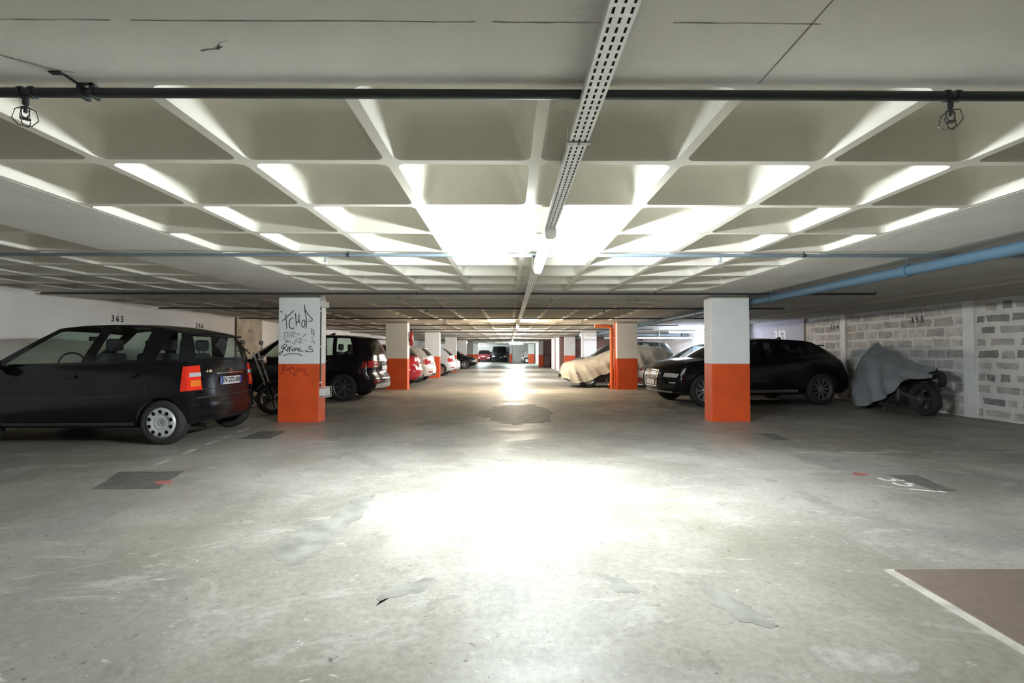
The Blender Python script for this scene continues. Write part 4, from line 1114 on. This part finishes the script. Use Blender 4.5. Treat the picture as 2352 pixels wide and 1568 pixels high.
rid = pchip([(-1.0, .90), (-.85, .93), (-.55, .97), (-.25, 1.06), (.05, 1.19), (.30, 1.33), (.42, 1.42), (.52, 1.41), (.62, 1.30), (.80, 1.20), (.95, 1.10), (1.05, .95)])
wdh = pchip([(-1.0, .13), (-.6, .20), (-.25, .27), (.05, .32), (.35, .42), (.55, .42), (.8, .32), (1.05, .16)])
hmz = pchip([(-1.0, .72), (-.7, .68), (-.45, .62), (-.28, .42), (0, .22), (.3, .09), (.55, .05), (.75, .10), (.9, .25), (1.05, .32)])
def mcp(i, j):
    x = -1.0 + 2.05 * i / 60; g = j / 30 * 2 - 1; f = abs(g); sg = 1 if g >= 0 else -1
    zr, wd, hz = rid(x), wdh(x), hmz(x)
    if f < .4: u = f / .4; y = wd * .72 * u**1.15; z = zr - (.13 + .36 * max(0, x)) * u
    else:
        u = (f - .4) / .6; z0 = zr - (.13 + .36 * max(0, x)); y = wd * (.72 + .30 * min(1, u * 1.8)) ; z = z0 + (hz - z0) * u
        y += (.5 - abs(math.sin(x * 7 + 2.2 * u + math.sin(x * 4)))) * .09 * u + (.5 - abs(math.sin(x * 5 - 4 * u))) * .03 * u
    y += 0; z += .012 * math.sin(x * 11 + g * 8) + .015 * max(0, -x)
    return (x, sg * y, z)
MB().grid(mcp, 61, 31).build('cloth_cover', M_coverg, mc, 60)
tag(mc, 'motorcycle under a grey cloth cover by the block wall', 'motorcycle')
# the other motorcycle, half hidden behind the hatchback and the graffiti pillar
m2 = empty('motorcycle', (-5.25, 9.45, 0), 0.0)
moto_wheel(m2, 'front_wheel', .70, .31, .11); moto_wheel(m2, 'rear_wheel', -.72, .31, .13)
for sd in (-1, 1):
    MB().tube([(.70, sd * .09, .31), (.60, sd * .09, .58)], .028, 8).build('fork_leg', M_black, m2, 40)
    MB().tube([(.60, sd * .09, .56), (.36, sd * .09, 1.20)], .017, 8).build('fork_tube', M_chrome, m2, 40)
    MB().tube([(.32, sd * .12, 1.17), (.34, sd * .30, 1.24), (.24, sd * .42, 1.22)], .013, 8).build('handlebar', M_black, m2, 40)
    MB().tube([(.32, sd * .32, 1.24), (.31, sd * .34, 1.38)], .006, 6).bbox(.28, .31, sd * .34 - .06, sd * .34 + .06, 1.35, 1.43, .012, 2).build('mirror', M_black, m2, 40)
    MB().tube([(.34, sd * .36, 1.26), (.44, sd * .42, 1.26)], .007, 6).build('brake_lever', M_black, m2)
MB().lathe([(0, .0), (.06, .005), (.085, .03), (.085, .06), (.05, .13), (0, .14)], 20, Matrix.Translation((.56, 0, 1.06)) @ Matrix.Rotation(PI / 2, 4, 'Z')).build('headlight', M_chrome, m2, 40)
MB().bbox(-.12, .28, -.14, .14, .78, 1.0, .08, 3).build('fuel_tank', PB, m2, 50)
MB().bbox(-.75, -.10, -.13, .13, .76, .84, .035, 3).build('seat', M_black, m2, 50)
MB().bbox(-.22, .24, -.16, .16, .24, .66, .06, 3).build('engine', mat('engine_grey', (.10, .10, .10), .4, .6), m2, 50)
MB().tube([(.22, -.14, .5), (.34, -.2, .32), (.24, -.24, .22), (-.2, -.22, .20), (-.75, -.2, .26)], [.02, .02, .02, .03, .035], 10).build('exhaust', M_chrome, m2, 40)
MB().tube([(.18, -.1, .62), (.36, -.26, .46), (.52, -.27, .22), (.30, -.27, .16), (.1, -.2, .2)], .018, 8).build('crash_bar', mat('silver_tube', (.75, .74, .72), .35, .2), m2, 40)
MB().tube([(.36, 0, 1.1), (.2, 0, .7), (.2, 0, .3), (-.3, 0, .3), (-.35, 0, .78), (.3, 0, .98)], .022, 8).build('frame', M_black, m2, 40)
MB().tube([(-.72, .09, .31), (-.2, .09, .4)], .02, 8).tube([(-.72, -.09, .31), (-.2, -.09, .4)], .02, 8).build('swingarm', M_black, m2)
fd = MB(); fd.grid(lambda i, j: (.70 + .345 * math.cos(math.radians(30 + 120 * i / 12)), .07 * (j - 1), .31 + (.345 + (.012 if j == 1 else 0)) * math.sin(math.radians(30 + 120 * i / 12))), 13, 3)
fd.build('front_fender', M_black, m2, 60)
MB().tube([(0, .14, .25), (-.05, .26, .015)], .012, 8).build('kickstand', M_steel, m2)
tag(m2, 'motorcycle with chrome fork half hidden behind the dark hatchback', 'motorcycle')

# ================================================================= FLOOR MARKS AND SMALL THINGS
def blob(pts, jit, z, name, m, sub=6):
    out = []
    n = len(pts)
    for i in range(n):
        a, b2 = Vector(pts[i]), Vector(pts[(i + 1) % n])
        for k in range(sub):
            p = a.lerp(b2, k / sub); out.append((p.x + random.uniform(-jit, jit), p.y + random.uniform(-jit, jit)))
    return MB().prism(out, .0002, z, 'xy').build(name, m, floor)
def fl(px, py):
    Y = 1.2 * 1118 / (py - 809); return ((px - 1168) * Y / 1118, Y)
blob([fl(225, 1119), fl(282, 1080), fl(428, 1080), fl(372, 1119)], .008, .002, 'dark_patch', M_patch)
blob([fl(555, 1006), fl(602, 989), fl(662, 989), fl(622, 1006)], .012, .002, 'dark_patch', M_patch)
blob([fl(2040, 1091), fl(2105, 1091), fl(2195, 1127), fl(2150, 1127)], .01, .002, 'dark_patch', M_patch)
blob([fl(1738, 995), fl(1775, 995), fl(1815, 1010), fl(1775, 1010)], .01, .002, 'dark_patch', M_patch)
blob([fl(655, 1292), fl(628, 1255), fl(700, 1205), fl(760, 1190), fl(820, 1140), fl(862, 1130), fl(840, 1175), fl(790, 1215), fl(745, 1262), fl(700, 1288)], .018, .0012, 'smooth_patch', M_patch2)
blob([fl(860, 1380), fl(900, 1345), fl(985, 1318), fl(1015, 1325), fl(960, 1352)], .022, .0012, 'smooth_patch', M_patch2)
blob([fl(1600, 1330), fl(1640, 1345), fl(1760, 1410), fl(1780, 1440), fl(1700, 1425), fl(1630, 1375)], .024, .0012, 'smooth_patch', M_patch2)
blob([fl(1370, 1312), fl(1420, 1322), fl(1470, 1355), fl(1420, 1352)], .02, .0012, 'smooth_patch', M_patch2)
blob([fl(365, 1102), fl(405, 1099), fl(400, 1106), fl(372, 1110)], .008, .0025, 'red_mark', M_redm)
blob([fl(1955, 1083), fl(2000, 1089), fl(1985, 1092), fl(1962, 1091)], .008, .0015, 'red_mark', M_redm)
blob([fl(1095, 948), fl(1150, 930), fl(1225, 928), fl(1275, 945), fl(1255, 968), fl(1190, 975), fl(1130, 966)], .10, .0012, 'damp_stain', mat('damp_concrete', (.20, .19, .165), .6, var=.35, scale=5, spec=.25), 8)
# worn bay lines
def line(p0, p1, wdt, name='worn_line'):
    a, b2 = Vector(p0), Vector(p1); L = (b2 - a).length; d = (b2 - a) / L; nn = Vector((-d.y, d.x)); mb = MB(); t = 0
    while t < L:
        ln = random.uniform(.15, .5); e = min(L, t + ln)
        w0, w1 = random.uniform(.35, 1) * wdt / 2, random.uniform(.35, 1) * wdt / 2
        p, q = a + d * t, a + d * e
        mb.add([(*(p + nn * w0), .0012), (*(p - nn * w1), .0012), (*(q - nn * w0), .0012), (*(q + nn * w1), .0012)], [(0, 1, 2, 3)])
        t = e + random.choice((0, .03, .15, .3))
    return mb.build(name, M_linew, floor)
line((3.4, 5.83), (8.3, 5.83), .06); line((-3.75, 5.2), (-4.15, 7.9), .09); line((-3.6, 3.4), (-7.6, 3.4), .06); line((3.4, 8.3), (8.3, 8.32), .05)
line((-3.5, 9.6), (-3.4, 14), .06); line((3.3, 9.6), (3.3, 12.9), .06)
line((-2.62, 2.62), (-1.6, 3.25), .012); line((-.62, 3.1), (-.42, 3.55), .02)
text('floor_number', '357', .34, M_numw, floor, (3.62, 4.42, .0015), (0, 0, -PI / 2), extrude=.0004, spacing=1.05)
# pit cover plate lower right, with a light kerb line round it
pc = empty('pit_cover', (3.1, 1.75, 0))
MB().prism([(-.985, .93), (1.2, .93), (1.2, -1.2), (-1.05, -1.2)], .0005, .012, 'xy').build('cover_plate', M_plateb, pc)
MB().prism([(-1.03, .945), (-.985, .93), (-1.05, -1.2), (-1.10, -1.2)], .0003, .006, 'xy').prism([(-1.03, .945), (1.2, .955), (1.2, .935), (-.985, .93)], .0003, .006, 'xy').build('plate_edging', mat('edging_pale', (.46, .44, .39), .7, var=.25, scale=9), pc)
MB().lathe([(0, 0), (.012, 0), (.012, .003), (0, .003)], 10, Matrix.Translation((-.62, .30, .012)) @ Matrix.Rotation(PI / 2, 4, 'X')).build('lifting_hole', M_black, pc)
tag(pc, 'flat brown metal pit cover set in the floor, lower right', 'floor plate')
# wheelie bin by the dark partition
wb2 = empty('wheelie_bin', (3.18, 40.5, 0))
mb = MB(); mb.add([(-.2, -.22, .06), (.2, -.22, .06), (.2, .2, .06), (-.2, .2, .06), (-.28, -.3, .95), (.28, -.3, .95), (.28, .3, .95), (-.28, .3, .95)], [(3, 2, 1, 0), (0, 1, 5, 4), (1, 2, 6, 5), (2, 3, 7, 6), (3, 0, 4, 7), (4, 5, 6, 7)])
mb.build('bin_body', mat('bin_brown', (.20, .13, .11), .5), wb2)
MB().bbox(-.30, .30, -.33, .34, .95, 1.04, .02, 2).build('bin_lid', mat('bin_lid', (.10, .06, .055), .5), wb2)
for sd in (-1, 1): MB().lathe([(0, -.02), (.09, -.02), (.09, .02), (0, .02)], 14, Matrix.Translation((sd * .2, .24, .09)) @ Matrix.Rotation(PI / 2, 4, 'Z')).build('bin_wheel', M_rubber, wb2)
tag(wb2, 'brown wheelie bin against the dark cross wall', 'bin')
